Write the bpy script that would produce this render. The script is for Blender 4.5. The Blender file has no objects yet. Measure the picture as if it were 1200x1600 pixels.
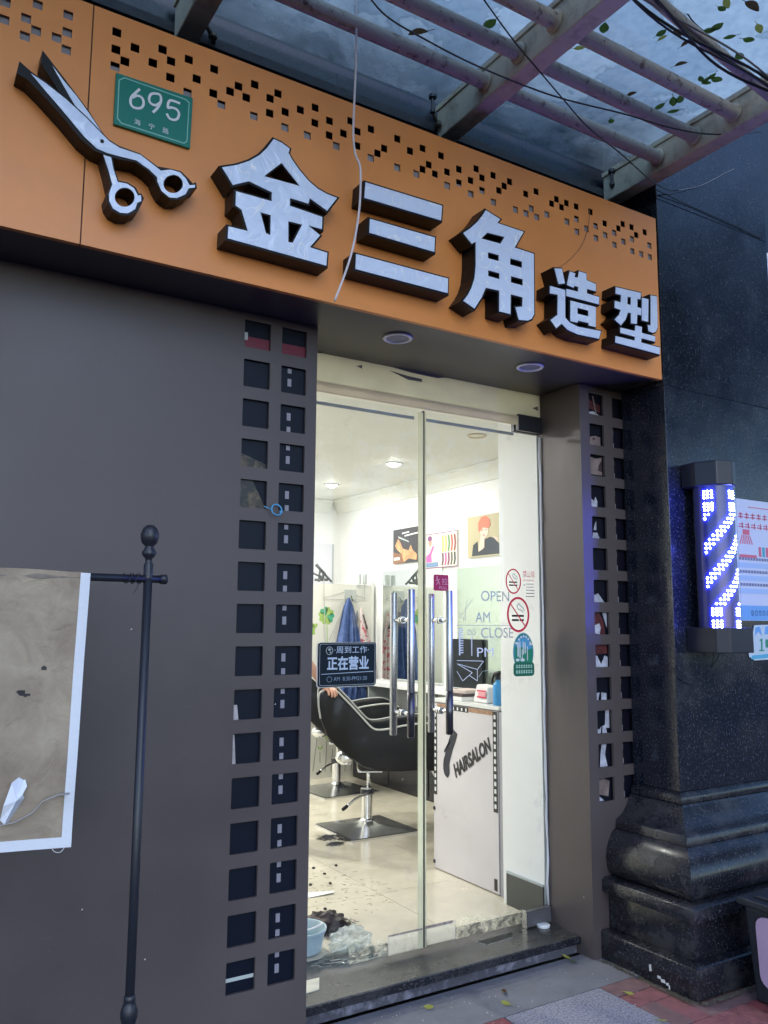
import bpy, bmesh, math, random
from math import radians, sin, cos, pi
from mathutils import Vector, Matrix
from mathutils.geometry import delaunay_2d_cdt

S = bpy.context.scene
COL = S.collection
RNG = random.Random(7)

# ---------------------------------------------------------------- camera, sky, sun, exposure
YAW, PITCH, ROLL, FPX = radians(31.668), radians(7.639), radians(0.348), 1296.9
CAM = Vector((0.0, -2.8808, 1.5))
_f0 = Vector((sin(YAW), cos(YAW), 0)); _r0 = Vector((cos(YAW), -sin(YAW), 0)); _u0 = Vector((0, 0, 1))
_fw = _f0 * cos(PITCH) + _u0 * sin(PITCH)
_u1 = -_f0 * sin(PITCH) + _u0 * cos(PITCH)
_rt = _r0 * cos(ROLL) + _u1 * sin(ROLL)
_up = -_r0 * sin(ROLL) + _u1 * cos(ROLL)
cd = bpy.data.cameras.new('camera')
cam = bpy.data.objects.new('camera', cd); COL.objects.link(cam)
_m = Matrix((_rt, _up, -_fw)).transposed().to_4x4(); _m.translation = CAM
cam.matrix_world = _m
cd.sensor_fit = 'VERTICAL'; cd.sensor_height = 24.0; cd.lens = FPX * 24.0 / 1600.0
cd.clip_start = 0.05; cd.clip_end = 2000
S.camera = cam

SUN_EL, SUN_ROT = radians(32), radians(200)
w = bpy.data.worlds.new('World'); S.world = w; w.use_nodes = True
nt = w.node_tree; nt.nodes.clear()
sky = nt.nodes.new('ShaderNodeTexSky'); sky.sky_type = 'NISHITA'; sky.sun_disc = False
sky.sun_elevation = SUN_EL; sky.sun_rotation = SUN_ROT
sky.air_density = 1.0; sky.dust_density = 0.6; sky.ozone_density = 5.0
bg = nt.nodes.new('ShaderNodeBackground'); bg.inputs[1].default_value = 0.13
wo = nt.nodes.new('ShaderNodeOutputWorld')
nt.links.new(sky.outputs[0], bg.inputs[0]); nt.links.new(bg.outputs[0], wo.inputs[0])
sd = bpy.data.lights.new('sun', 'SUN'); sd.energy = 0.5; sd.angle = radians(80); sd.color = (0.80, 0.86, 1.0)
so = bpy.data.objects.new('sun', sd); COL.objects.link(so)
so.rotation_euler = Vector((sin(SUN_ROT) * cos(SUN_EL), cos(SUN_ROT) * cos(SUN_EL), sin(SUN_EL))).to_track_quat('Z', 'Y').to_euler()
S.view_settings.view_transform = 'Standard'; S.view_settings.look = 'None'
S.view_settings.gamma = 1.0; S.view_settings.use_curve_mapping = False
S.view_settings.exposure = 1.25
S.render.engine = 'CYCLES'
S.cycles.max_bounces = 10; S.cycles.transparent_max_bounces = 16; S.cycles.diffuse_bounces = 4
S.cycles.caustics_reflective = False; S.cycles.caustics_refractive = False
S.cycles.use_denoising = True; S.cycles.sample_clamp_indirect = 4.0

def at(px, py, Y):
    """point of the plane y = Y seen at a pixel of the 1200 x 1600 photograph"""
    r = _rt * ((px - 600) / FPX) + _up * (-(py - 800) / FPX) + _fw
    return CAM + r * ((Y - CAM.y) / r.y)
def atx(px, py, X):
    r = _rt * ((px - 600) / FPX) + _up * (-(py - 800) / FPX) + _fw
    return CAM + r * ((X - CAM.x) / r.x)

# ---------------------------------------------------------------- materials
MATS = {}
def mat(name, col, rough=0.5, metal=0.0, var=0.0, scale=8.0, bump=0.0, bscale=60.0, spec=0.5, emit=None, estr=0.0,
        col2=None, lo=0.35, hi=0.65, coat=0.0, detail=6.0):
    if name in MATS: return MATS[name]
    m = bpy.data.materials.new(name); m.use_nodes = True
    n = m.node_tree; b = n.nodes['Principled BSDF']
    b.inputs['Base Color'].default_value = (*col, 1); b.inputs['Roughness'].default_value = rough
    b.inputs['Metallic'].default_value = metal; b.inputs['Specular IOR Level'].default_value = spec
    b.inputs['Coat Weight'].default_value = coat; b.inputs['Coat Roughness'].default_value = 0.12
    geo = n.nodes.new('ShaderNodeNewGeometry')
    if var > 0 or col2:
        t = n.nodes.new('ShaderNodeTexNoise'); t.inputs['Scale'].default_value = scale; t.inputs['Detail'].default_value = detail
        t.inputs['Roughness'].default_value = 0.65
        n.links.new(geo.outputs['Position'], t.inputs['Vector'])
        r = n.nodes.new('ShaderNodeValToRGB'); r.color_ramp.elements[0].position = lo; r.color_ramp.elements[1].position = hi
        c2 = col2 if col2 else tuple(min(1, c * (1 + var)) for c in col)
        c1 = col if col2 else tuple(c * (1 - var) for c in col)
        r.color_ramp.elements[0].color = (*c1, 1); r.color_ramp.elements[1].color = (*c2, 1)
        n.links.new(t.outputs[0], r.inputs[0]); n.links.new(r.outputs[0], b.inputs['Base Color'])
        mr = n.nodes.new('ShaderNodeMapRange'); mr.inputs['To Min'].default_value = max(0, rough - 0.1); mr.inputs['To Max'].default_value = min(1, rough + 0.12)
        mr.inputs['From Min'].default_value = 0.3; mr.inputs['From Max'].default_value = 0.7
        n.links.new(t.outputs[0], mr.inputs[0]); n.links.new(mr.outputs[0], b.inputs['Roughness'])
    if bump > 0:
        t2 = n.nodes.new('ShaderNodeTexNoise'); t2.inputs['Scale'].default_value = bscale; t2.inputs['Detail'].default_value = 5
        n.links.new(geo.outputs['Position'], t2.inputs['Vector'])
        bp = n.nodes.new('ShaderNodeBump'); bp.inputs['Strength'].default_value = bump; bp.inputs['Distance'].default_value = 0.01
        n.links.new(t2.outputs[0], bp.inputs['Height']); n.links.new(bp.outputs[0], b.inputs['Normal'])
    if emit:
        b.inputs['Emission Color'].default_value = (*emit, 1); b.inputs['Emission Strength'].default_value = estr
    MATS[name] = m
    return m

def glassmat(name, tint=(0.97, 0.99, 0.98), refl=1.0, dirt=0.0, dcol=(0.75, 0.78, 0.76), dscale=6.0, dlo=0.5, dhi=0.75, rough=0.0, translucent=False):
    m = bpy.data.materials.new(name); m.use_nodes = True
    n = m.node_tree; n.nodes.clear()
    out = n.nodes.new('ShaderNodeOutputMaterial')
    tr = n.nodes.new('ShaderNodeBsdfTransparent'); tr.inputs[0].default_value = (*tint, 1)
    gl = n.nodes.new('ShaderNodeBsdfGlossy'); gl.inputs['Roughness'].default_value = rough
    fr = n.nodes.new('ShaderNodeFresnel'); fr.inputs['IOR'].default_value = 1.45
    mu = n.nodes.new('ShaderNodeMath'); mu.operation = 'MULTIPLY'; mu.inputs[1].default_value = refl
    gb = n.nodes.new('ShaderNodeNewGeometry'); iv = n.nodes.new('ShaderNodeMath'); iv.operation = 'SUBTRACT'; iv.inputs[0].default_value = 1.0
    n.links.new(gb.outputs['Backfacing'], iv.inputs[1]); m0 = n.nodes.new('ShaderNodeMath'); m0.operation = 'MULTIPLY'
    n.links.new(fr.outputs[0], m0.inputs[0]); n.links.new(iv.outputs[0], m0.inputs[1]); n.links.new(m0.outputs[0], mu.inputs[0])
    mx = n.nodes.new('ShaderNodeMixShader'); n.links.new(mu.outputs[0], mx.inputs[0])
    n.links.new(tr.outputs[0], mx.inputs[1]); n.links.new(gl.outputs[0], mx.inputs[2])
    last = mx
    if dirt > 0:
        geo = n.nodes.new('ShaderNodeNewGeometry')
        t = n.nodes.new('ShaderNodeTexNoise'); t.inputs['Scale'].default_value = dscale; t.inputs['Detail'].default_value = 9; t.inputs['Roughness'].default_value = 0.7
        n.links.new(geo.outputs['Position'], t.inputs['Vector'])
        r = n.nodes.new('ShaderNodeMapRange'); r.inputs['From Min'].default_value = dlo; r.inputs['From Max'].default_value = dhi
        r.inputs['To Max'].default_value = dirt
        n.links.new(t.outputs[0], r.inputs[0])
        d = n.nodes.new('ShaderNodeBsdfTranslucent' if translucent else 'ShaderNodeBsdfDiffuse'); d.inputs[0].default_value = (*dcol, 1)
        m2 = n.nodes.new('ShaderNodeMixShader'); n.links.new(r.outputs[0], m2.inputs[0])
        n.links.new(mx.outputs[0], m2.inputs[1]); n.links.new(d.outputs[0], m2.inputs[2]); last = m2
    n.links.new(last.outputs[0], out.inputs[0])
    MATS[name] = m
    return m

def emis(name, col, s):
    m = bpy.data.materials.new(name); m.use_nodes = True; n = m.node_tree; n.nodes.clear()
    e = n.nodes.new('ShaderNodeEmission'); e.inputs[0].default_value = (*col, 1); e.inputs[1].default_value = s
    o = n.nodes.new('ShaderNodeOutputMaterial'); n.links.new(e.outputs[0], o.inputs[0]); MATS[name] = m
    return m

def translucent(name, col, t=0.5):
    m = bpy.data.materials.new(name); m.use_nodes = True; n = m.node_tree; n.nodes.clear()
    a = n.nodes.new('ShaderNodeBsdfDiffuse'); b = n.nodes.new('ShaderNodeBsdfTranslucent'); x = n.nodes.new('ShaderNodeMixShader')
    geo = n.nodes.new('ShaderNodeNewGeometry'); tx = n.nodes.new('ShaderNodeTexNoise'); tx.inputs['Scale'].default_value = 5; tx.inputs['Detail'].default_value = 6
    r = n.nodes.new('ShaderNodeValToRGB'); r.color_ramp.elements[0].position = .3; r.color_ramp.elements[1].position = .7
    r.color_ramp.elements[0].color = (*[c * .86 for c in col], 1); r.color_ramp.elements[1].color = (*col, 1)
    n.links.new(geo.outputs['Position'], tx.inputs['Vector']); n.links.new(tx.outputs[0], r.inputs[0])
    n.links.new(r.outputs[0], a.inputs[0]); n.links.new(r.outputs[0], b.inputs[0])
    x.inputs[0].default_value = t; n.links.new(a.outputs[0], x.inputs[1]); n.links.new(b.outputs[0], x.inputs[2])
    o = n.nodes.new('ShaderNodeOutputMaterial'); n.links.new(x.outputs[0], o.inputs[0]); MATS[name] = m
    return m

ORANGE = mat('orange_aluminium', (0.80, 0.295, 0.075), 0.40, var=0.07, scale=1.6, bump=0.02, bscale=300)
WALLM = mat('purple_grey_panel', (0.082, 0.066, 0.065), 0.40, var=0.11, scale=1.3, bump=0.04, bscale=300, detail=12)
SOFFIT = mat('dark_soffit_panel', (0.055, 0.05, 0.05), 0.32, spec=0.6)
BLACK = mat('black_acrylic', (0.007, 0.006, 0.007), 0.45, spec=0.25)
def face_mat():
    m = mat('white_film_face', (0.56, 0.64, 0.80), 0.16, coat=0.7)
    n = m.node_tree; b = n.nodes['Principled BSDF']; geo = n.nodes.new('ShaderNodeNewGeometry')
    t = n.nodes.new('ShaderNodeTexNoise'); t.inputs['Scale'].default_value = 9; t.inputs['Detail'].default_value = 1.5; t.inputs['Distortion'].default_value = 2.2
    bp = n.nodes.new('ShaderNodeBump'); bp.inputs['Strength'].default_value = 0.35; bp.inputs['Distance'].default_value = 0.02
    n.links.new(geo.outputs['Position'], t.inputs['Vector']); n.links.new(t.outputs[0], bp.inputs['Height'])
    n.links.new(bp.outputs[0], b.inputs['Normal']); n.links.new(bp.outputs[0], b.inputs['Coat Normal'])
    r = n.nodes.new('ShaderNodeValToRGB'); e = r.color_ramp.elements
    e[0].position = .488; e[0].color = (.70, .79, .97, 1); e[1].position = .5; e[1].color = (.95, .97, 1, 1)  # narrow white band paints the film's curling highlights into the colour
    q = r.color_ramp.elements.new(.514); q.color = (.70, .79, .97, 1)
    t2 = n.nodes.new('ShaderNodeTexNoise'); t2.inputs['Scale'].default_value = 6; t2.inputs['Detail'].default_value = 1; t2.inputs['Distortion'].default_value = 2.5
    n.links.new(geo.outputs['Position'], t2.inputs['Vector']); n.links.new(t2.outputs[0], r.inputs[0]); n.links.new(r.outputs[0], b.inputs['Base Color'])
    return m
FACE = face_mat()
GREEN = mat('green_enamel', (0.0, 0.19, 0.135), 0.35)
WHITE = mat('white_paint', (0.78, 0.80, 0.82), 0.45)
PALEGREEN = mat('pale_green_line', (0.25, 0.55, 0.47), 0.4)
HOLEBACK = mat('grey_backing_sheet', (0.30, 0.29, 0.32), 0.7, var=0.15, scale=12)
DARKVOID = mat('dark_void', (0.008, 0.009, 0.012), 0.9)
STEEL = mat('beige_painted_steel', (0.68, 0.61, 0.47), 0.55, col2=(0.30, 0.23, 0.17), lo=0.5, hi=0.75, scale=9, bump=0.15, bscale=70)
RUST = mat('rusty_painted_tube', (0.54, 0.48, 0.41), 0.6, col2=(0.13, 0.07, 0.055), lo=0.55, hi=0.70, scale=26, bump=0.3, bscale=90)
def granite(name, c=(0.009, 0.012, 0.022), c2=(0.075, 0.08, 0.10), rough=0.16, dust=0.07):
    m = mat(name, c, rough, spec=0.6)
    n = m.node_tree; b = n.nodes['Principled BSDF']; geo = n.nodes.new('ShaderNodeNewGeometry')
    v = n.nodes.new('ShaderNodeTexNoise'); v.inputs['Scale'].default_value = 110; v.inputs['Detail'].default_value = 3
    r = n.nodes.new('ShaderNodeValToRGB'); r.color_ramp.elements[0].position = .57; r.color_ramp.elements[1].position = .74
    r.color_ramp.elements[0].color = (*c, 1); r.color_ramp.elements[1].color = (*c2, 1)
    n.links.new(geo.outputs['Position'], v.inputs['Vector']); n.links.new(v.outputs[0], r.inputs[0])
    t = n.nodes.new('ShaderNodeTexNoise'); t.inputs['Scale'].default_value = 5; t.inputs['Detail'].default_value = 9; t.inputs['Roughness'].default_value = .72
    n.links.new(geo.outputs['Position'], t.inputs['Vector'])
    mr = n.nodes.new('ShaderNodeMapRange'); mr.inputs['From Min'].default_value = .5; mr.inputs['From Max'].default_value = .78; mr.inputs['To Max'].default_value = dust
    n.links.new(t.outputs[0], mr.inputs[0])
    mx = n.nodes.new('ShaderNodeMix'); mx.data_type = 'RGBA'; mx.inputs['B'].default_value = (0.14, 0.135, 0.13, 1)
    n.links.new(mr.outputs[0], mx.inputs['Factor']); n.links.new(r.outputs[0], mx.inputs['A']); n.links.new(mx.outputs['Result'], b.inputs['Base Color'])
    m3 = n.nodes.new('ShaderNodeMapRange'); m3.inputs['From Min'].default_value = .35; m3.inputs['From Max'].default_value = .7
    m3.inputs['To Min'].default_value = rough - .08; m3.inputs['To Max'].default_value = rough + .14
    n.links.new(t.outputs[0], m3.inputs[0]); n.links.new(m3.outputs[0], b.inputs['Roughness'])
    bp = n.nodes.new('ShaderNodeBump'); bp.inputs['Strength'].default_value = .08; bp.inputs['Distance'].default_value = .004
    n.links.new(t.outputs[0], bp.inputs['Height']); n.links.new(bp.outputs[0], b.inputs['Normal'])
    return m
GRAN = granite('black_granite')
GRANBASE = granite('worn_black_granite', (0.011, 0.012, 0.017), (0.085, 0.085, 0.10), 0.24, 0.36)
SILL = granite('sill_granite', (0.03, 0.031, 0.029), (0.13, 0.13, 0.12), 0.3, 0.75)
CHROME = mat('brushed_chrome', (0.72, 0.73, 0.74), 0.24, 1.0)
SATIN = mat('satin_steel', (0.42, 0.43, 0.46), 0.25, 1.0)
DARKSTEEL = mat('dark_fitting_metal', (0.03, 0.032, 0.04), 0.35, 0.3)
GREYPATCH = mat('grey_fitting_metal', (0.13, 0.13, 0.14), 0.4, 0.4)
INWALL = mat('interior_white_wall', (0.79, 0.80, 0.79), 0.6, var=0.03, scale=3)
CEIL = mat('interior_ceiling_paint', (0.72, 0.73, 0.68), 0.7, var=0.03, scale=2)
TILE = mat('cream_floor_tile', (0.64, 0.59, 0.47), 0.16, var=0.06, scale=5)
GROUT = mat('tile_grout', (0.32, 0.29, 0.24), 0.8)
LEATHER = mat('black_leather', (0.008, 0.008, 0.0075), 0.40, spec=.22, bump=0.12, bscale=220, col2=(0.03, 0.029, 0.026), lo=0.55, hi=0.85, scale=6)
PIPING = mat('grey_piping', (0.45, 0.46, 0.44), 0.4)
DESKW = mat('lilac_white_laminate', (0.60, 0.575, 0.60), 0.35, var=0.04, scale=3)
PRINTK = mat('black_print', (0.012, 0.012, 0.014), 0.4)
PRINTW = mat('white_print', (0.72, 0.74, 0.74), 0.5)
PAPER = mat('white_paper', (0.78, 0.78, 0.76), 0.7)
GREYCARD = mat('grey_card', (0.48, 0.52, 0.50), 0.5)
MAGENTA = mat('magenta_sticker', (0.42, 0.008, 0.08), 0.4)
REDPRINT = mat('red_print', (0.66, 0.03, 0.08), 0.5)
SKINM = mat('skin', (0.56, 0.31, 0.22), 0.5, var=0.08, scale=30)
CLEAR = glassmat('door_glass', (0.98, 0.985, 0.98), 1.25, 0.20, (0.72, 0.74, 0.70), 3.6, 0.58, 0.85)
CAPAINT = translucent('painted_transom_glass', (0.78, 0.77, 0.66), 0.62)
SEAL = translucent('yellowed_door_seal', (0.90, 0.90, 0.74), 0.65)
HAZED = glassmat('hazed_plate', (0.9, 0.93, 0.92), .8, 0.6, (0.80, 0.80, 0.80), 12, 0.1, 0.5, translucent=True)
CABLEK = mat('black_cable', (0.012, 0.012, 0.014), 0.5)
CABLEW = mat('white_cable', (0.66, 0.60, 0.62), 0.45)
IRON = mat('black_painted_iron', (0.018, 0.02, 0.028), 0.34, bump=0.1, bscale=120)

# ---------------------------------------------------------------- mesh builder
def wloc(p):
    v = Vector((0, 0, 0))
    while p is not None: v += p.location; p = p.parent
    return v
def tag(o, label=None, cat=None, group=None, kind=None):
    for k, v in (('label', label), ('category', cat), ('group', group), ('kind', kind)):
        if v: o[k] = v
    return o
def thing(name, label, cat, loc=(0, 0, 0), group=None):
    o = bpy.data.objects.new(name, None); COL.objects.link(o); o.location = loc; o.empty_display_size = 0.1
    return tag(o, label, cat, group, 'thing')

def pip(x, y, P):
    r = False; j = len(P) - 1
    for i in range(len(P)):
        xi, yi = P[i][0], P[i][1]; xj, yj = P[j][0], P[j][1]
        if (yi > y) != (yj > y) and x < (xj - xi) * (y - yi) / (yj - yi) + xi: r = not r
        j = i
    return r
class B:
    def __init__(s): s.v = []; s.f = []
    def add(s, V, F):
        k = len(s.v); s.v += [Vector(p) for p in V]; s.f += [[i + k for i in f] for f in F]; return s
    def box(s, x0, x1, y0, y1, z0, z1):
        V = [(x0, y0, z0), (x1, y0, z0), (x1, y1, z0), (x0, y1, z0), (x0, y0, z1), (x1, y0, z1), (x1, y1, z1), (x0, y1, z1)]
        return s.add(V, [(3, 2, 1, 0), (4, 5, 6, 7), (0, 1, 5, 4), (1, 2, 6, 5), (2, 3, 7, 6), (3, 0, 4, 7)])
    def hexa(s, bottom, top):
        return s.add(list(bottom) + list(top), [(3, 2, 1, 0), (4, 5, 6, 7), (0, 1, 5, 4), (1, 2, 6, 5), (2, 3, 7, 6), (3, 0, 4, 7)])
    def tube(s, pts, r, n=10, cap=True, flat=1.0):
        pts = [Vector(p) for p in pts]; N = len(pts)
        rs = r if isinstance(r, (list, tuple)) else [r] * N
        t0 = (pts[1] - pts[0]).normalized(); a = Vector((0, 0, 1)) if abs(t0.z) < .9 else Vector((1, 0, 0))
        u = t0.cross(a).normalized(); V = []; F = []
        for i, p in enumerate(pts):
            t = (pts[min(i + 1, N - 1)] - pts[max(i - 1, 0)]).normalized()
            u = (u - t * u.dot(t)).normalized(); w_ = t.cross(u)
            for k in range(n):
                an = 2 * pi * k / n; V.append(p + (u * cos(an) + w_ * sin(an) * flat) * rs[i])
        for i in range(N - 1):
            for k in range(n):
                a_, b_ = i * n + k, i * n + (k + 1) % n; F.append((a_, a_ + n, b_ + n, b_))
        if cap: F.append(tuple(range(n))); F.append(tuple(reversed(range((N - 1) * n, N * n))))
        return s.add(V, F)
    def lathe(s, prof, c=(0, 0, 0), n=24, axis='z', cap=True):
        V = []; F = []; c = Vector(c)
        for r, z in prof:
            for k in range(n):
                a = 2 * pi * k / n
                if axis == 'z': V.append(c + Vector((r * cos(a), r * sin(a), z)))
                elif axis == 'y': V.append(c + Vector((r * cos(a), z, r * sin(a))))
                else: V.append(c + Vector((z, r * cos(a), r * sin(a))))
        for i in range(len(prof) - 1):
            for k in range(n):
                a_, b_ = i * n + k, i * n + (k + 1) % n; F.append((a_, b_, b_ + n, a_ + n))
        if cap: F.append(tuple(reversed(range(n)))); F.append(tuple(range((len(prof) - 1) * n, len(prof) * n)))
        return s.add(V, F)
    def poly(s, outers, holes, fn, d0, d1=None):
        """flat polygons with holes extruded between depths d0 and d1; fn(u, v, d) gives the point"""
        V2 = []; E = []
        for P in list(outers) + list(holes):
            k = len(V2); V2 += [Vector(p) for p in P]; n = len(P); E += [(k + i, k + (i + 1) % n) for i in range(n)]
        vo, eo, fo = delaunay_2d_cdt(V2, E, [], 0, 1e-6)[:3]
        n = len(vo)
        HB = [(min(p[0] for p in h), max(p[0] for p in h), min(p[1] for p in h), max(p[1] for p in h), h) for h in holes]
        def keep(f):
            cx = sum(vo[i].x for i in f) / len(f); cy = sum(vo[i].y for i in f) / len(f)
            if not any(pip(cx, cy, o_) for o_ in outers): return False
            return not any(a <= cx <= b_ and c <= cy <= d and pip(cx, cy, h) for a, b_, c, d, h in HB)
        fo = [list(f) for f in fo if keep(f)]
        for f in fo:
            a = sum(vo[f[i]].x * vo[f[(i + 1) % len(f)]].y - vo[f[(i + 1) % len(f)]].x * vo[f[i]].y for i in range(len(f)))
            if a < 0: f.reverse()
        if d1 is None:
            return s.add([fn(p.x, p.y, d0) for p in vo], fo)
        V = [fn(p.x, p.y, d0) for p in vo] + [fn(p.x, p.y, d1) for p in vo]
        F = [list(f) for f in fo] + [[i + n for i in reversed(f)] for f in fo]
        cnt = {}
        for f in fo:
            for i in range(len(f)):
                e = (f[i], f[(i + 1) % len(f)]); cnt[e] = 1
        for (a, b) in cnt:
            if (b, a) not in cnt: F.append([b, a, a + n, b + n])
        return s.add(V, F)
    def build(s, name, m, parent=None, smooth=False, bevel=0.0, seg=2, recalc=True, autosmooth=None):
        off = wloc(parent)
        me = bpy.data.meshes.new(name); me.from_pydata([p - off for p in s.v], [], s.f)
        if recalc or bevel:
            bm = bmesh.new(); bm.from_mesh(me)
            if bevel:
                bmesh.ops.remove_doubles(bm, verts=bm.verts, dist=1e-6)
            if recalc: bmesh.ops.recalc_face_normals(bm, faces=bm.faces)
            if bevel:
                ed = [e for e in bm.edges if len(e.link_faces) == 2 and e.calc_face_angle(0) > 0.5]
                bmesh.ops.bevel(bm, geom=ed, offset=bevel, segments=seg, affect='EDGES', profile=0.5)
            bm.to_mesh(me); bm.free()
        me.materials.append(m)
        if smooth:
            for p in me.polygons: p.use_smooth = True
            if autosmooth is not None: me.set_sharp_from_angle(angle=autosmooth)
        o = bpy.data.objects.new(name, me); COL.objects.link(o); o.parent = parent
        return o

def dup(o, parent=None, loc=None, rotz=None):
    c = o.copy(); COL.objects.link(c); c.parent = parent
    if loc is not None: c.location = loc
    if rotz is not None: c.rotation_euler = (0, 0, rotz)
    for ch in [x for x in list(KIDS.get(o.name, []))]: register(dup(ch, c), c)
    return c
KIDS = {}
def register(ch, p): KIDS.setdefault(p.name, []).append(ch)
def kids_of(o):
    KIDS[o.name] = [x for x in bpy.data.objects if x.parent == o]
    for k in KIDS[o.name]: kids_of(k)
def copy_tree(o, loc, rotz=0.0, label=None):
    kids_of(o); c = dup(o, None, loc, rotz)
    if label: c['label'] = label
    return c

YF = lambda Y: (lambda u, v, d: (u, Y + d, v))        # drawing on a facade plane: u right, v up, d into the wall
XF = lambda X: (lambda u, v, d: (X + d, u, v))        # drawing on a wall that faces -x: u is world y
def txt(body, size, fn, u, v, d, mirror=False, bold=0.0, width=None, rot=0.0, shear=0.0, align='LEFT', depth=None):
    c = bpy.data.curves.new('t', 'FONT'); c.body = body; c.size = 1.0; c.offset = bold / size if body in ('正在营业', 'HAIRSALON') else 0.0; c.align_x = align; c.shear = shear
    o = bpy.data.objects.new('t', c); COL.objects.link(o); bpy.context.view_layer.update()
    me = bpy.data.meshes.new_from_object(o.evaluated_get(bpy.context.evaluated_depsgraph_get()))
    V = [q.co * size for q in me.vertices]; F = [list(p.vertices) for p in me.polygons]
    bpy.data.objects.remove(o); bpy.data.curves.remove(c); bpy.data.meshes.remove(me)
    sx = 1.0
    if width:
        xs = [p.x for p in V]; sx = width / (max(xs) - min(xs))
    b = B(); out = []
    for p in V:
        x, y = p.x * sx, p.y
        x, y = x * cos(rot) - y * sin(rot), x * sin(rot) + y * cos(rot)
        out.append(fn(u + (-x if mirror else x), v + y, d))
    return b.add(out, F)

def offset(P, d):
    """polygon grown outward by d (shrunk when d < 0)"""
    P = [Vector(p) for p in P]; n = len(P)
    A = sum(P[i].x * P[(i + 1) % n].y - P[(i + 1) % n].x * P[i].y for i in range(n))
    sg = 1 if A > 0 else -1; out = []
    for i in range(n):
        a = (P[i] - P[i - 1]).normalized(); b = (P[(i + 1) % n] - P[i]).normalized()
        na = Vector((a.y, -a.x)) * sg; nb = Vector((b.y, -b.x)) * sg
        h = na + nb
        if h.length < .15: h = na
        h.normalize(); k = d / max(.55, h.dot(na)); out.append(P[i] + h * k)
    return out
def circ(cx, cy, rx, ry=None, n=24, a0=0.0, a1=2 * pi):
    ry = ry or rx
    full = abs(a1 - a0 - 2 * pi) < 1e-6
    return [(cx + rx * cos(a0 + (a1 - a0) * i / (n if full else n - 1)), cy + ry * sin(a0 + (a1 - a0) * i / (n if full else n - 1))) for i in range(n)]
def rrect(x0, x1, z0, z1, r, n=4):
    P = []
    for cx, cz, a in ((x1 - r, z1 - r, 0), (x0 + r, z1 - r, pi / 2), (x0 + r, z0 + r, pi), (x1 - r, z0 + r, 3 * pi / 2)):
        P += [(cx + r * cos(a + pi / 2 * i / n), cz + r * sin(a + pi / 2 * i / n)) for i in range(n + 1)]
    return P
def stroke(pts, wd):
    """a flat ribbon along a 2-D path"""
    P = [Vector(p) for p in pts]; L = []; R_ = []
    ws = wd if isinstance(wd, (list, tuple)) else [wd] * len(P)
    for i, p in enumerate(P):
        t = (P[min(i + 1, len(P) - 1)] - P[max(i - 1, 0)]).normalized(); nn = Vector((-t.y, t.x)) * ws[i] / 2
        L.append(p + nn); R_.append(p - nn)
    return L + R_[::-1]
def arc(p0, p1, bulge, n=8):
    p0 = Vector(p0); p1 = Vector(p1); m = p1 - p0; nrm = Vector((-m.y, m.x))
    return [p0 + m * (i / n) + nrm * bulge * 4 * (i / n) * (1 - i / n) for i in range(n + 1)]
def smoothpath(pts, k=5):
    P = [Vector(p) for p in pts]; out = []
    for i in range(len(P) - 1):
        p0, p1, p2, p3 = P[max(i - 1, 0)], P[i], P[i + 1], P[min(i + 2, len(P) - 1)]
        for j in range(k):
            t = j / k
            out.append(0.5 * ((2 * p1) + (-p0 + p2) * t + (2 * p0 - 5 * p1 + 4 * p2 - p3) * t * t + (-p0 + 3 * p1 - 3 * p2 + p3) * t ** 3))
    out.append(P[-1]); return out

# ================================================================ SETTING: ground
ASPH = mat('asphalt', (0.05, 0.05, 0.052), 0.85, var=0.2, scale=30, bump=0.3, bscale=90)
g = B(); g.add([(-300, -300, -.16), (300, -300, -.16), (300, 300, -.16), (-300, 300, -.16)], [(0, 1, 2, 3)])
tag(g.build('ground', ASPH), kind='structure')
PAVE = mat('pavement_far_paving', (0.20, 0.12, 0.11), 0.8, var=0.2, scale=14, bump=0.3, bscale=60)
pave = B().box(-12, 14, -4.6, .082, -.16, -.012).build('pavement', PAVE); tag(pave, kind='structure')
CEMENT = mat('grey_cement', (0.155, 0.155, 0.165), 0.85, var=0.16, scale=7, bump=0.25, bscale=120)
strip = B().box(-2, 3.02, -.212, .08, -.012, 0.0).build('pavement_strip', CEMENT); tag(strip, kind='structure')
GSLAB = mat('speckled_granite_paving', (0.30, 0.295, 0.33), 0.75, col2=(0.14, 0.14, 0.16), lo=0.42, hi=0.6, scale=120, bump=0.25, bscale=200)
paving = B().box(-2, 2.2, -4.5, -.216, -.012, -.009).build('paving_bed', mat('sand_joint', (0.05, 0.045, 0.045), 0.9)); tag(paving, kind='structure')
for i, (y1, y0) in enumerate(((-.216, -.81), (-.814, -1.41), (-1.414, -2.0))):
    B().box(2.205, 2.712, y0, y1, -.012, 0.001).build('granite_paver', GSLAB, paving, bevel=.003)
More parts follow.
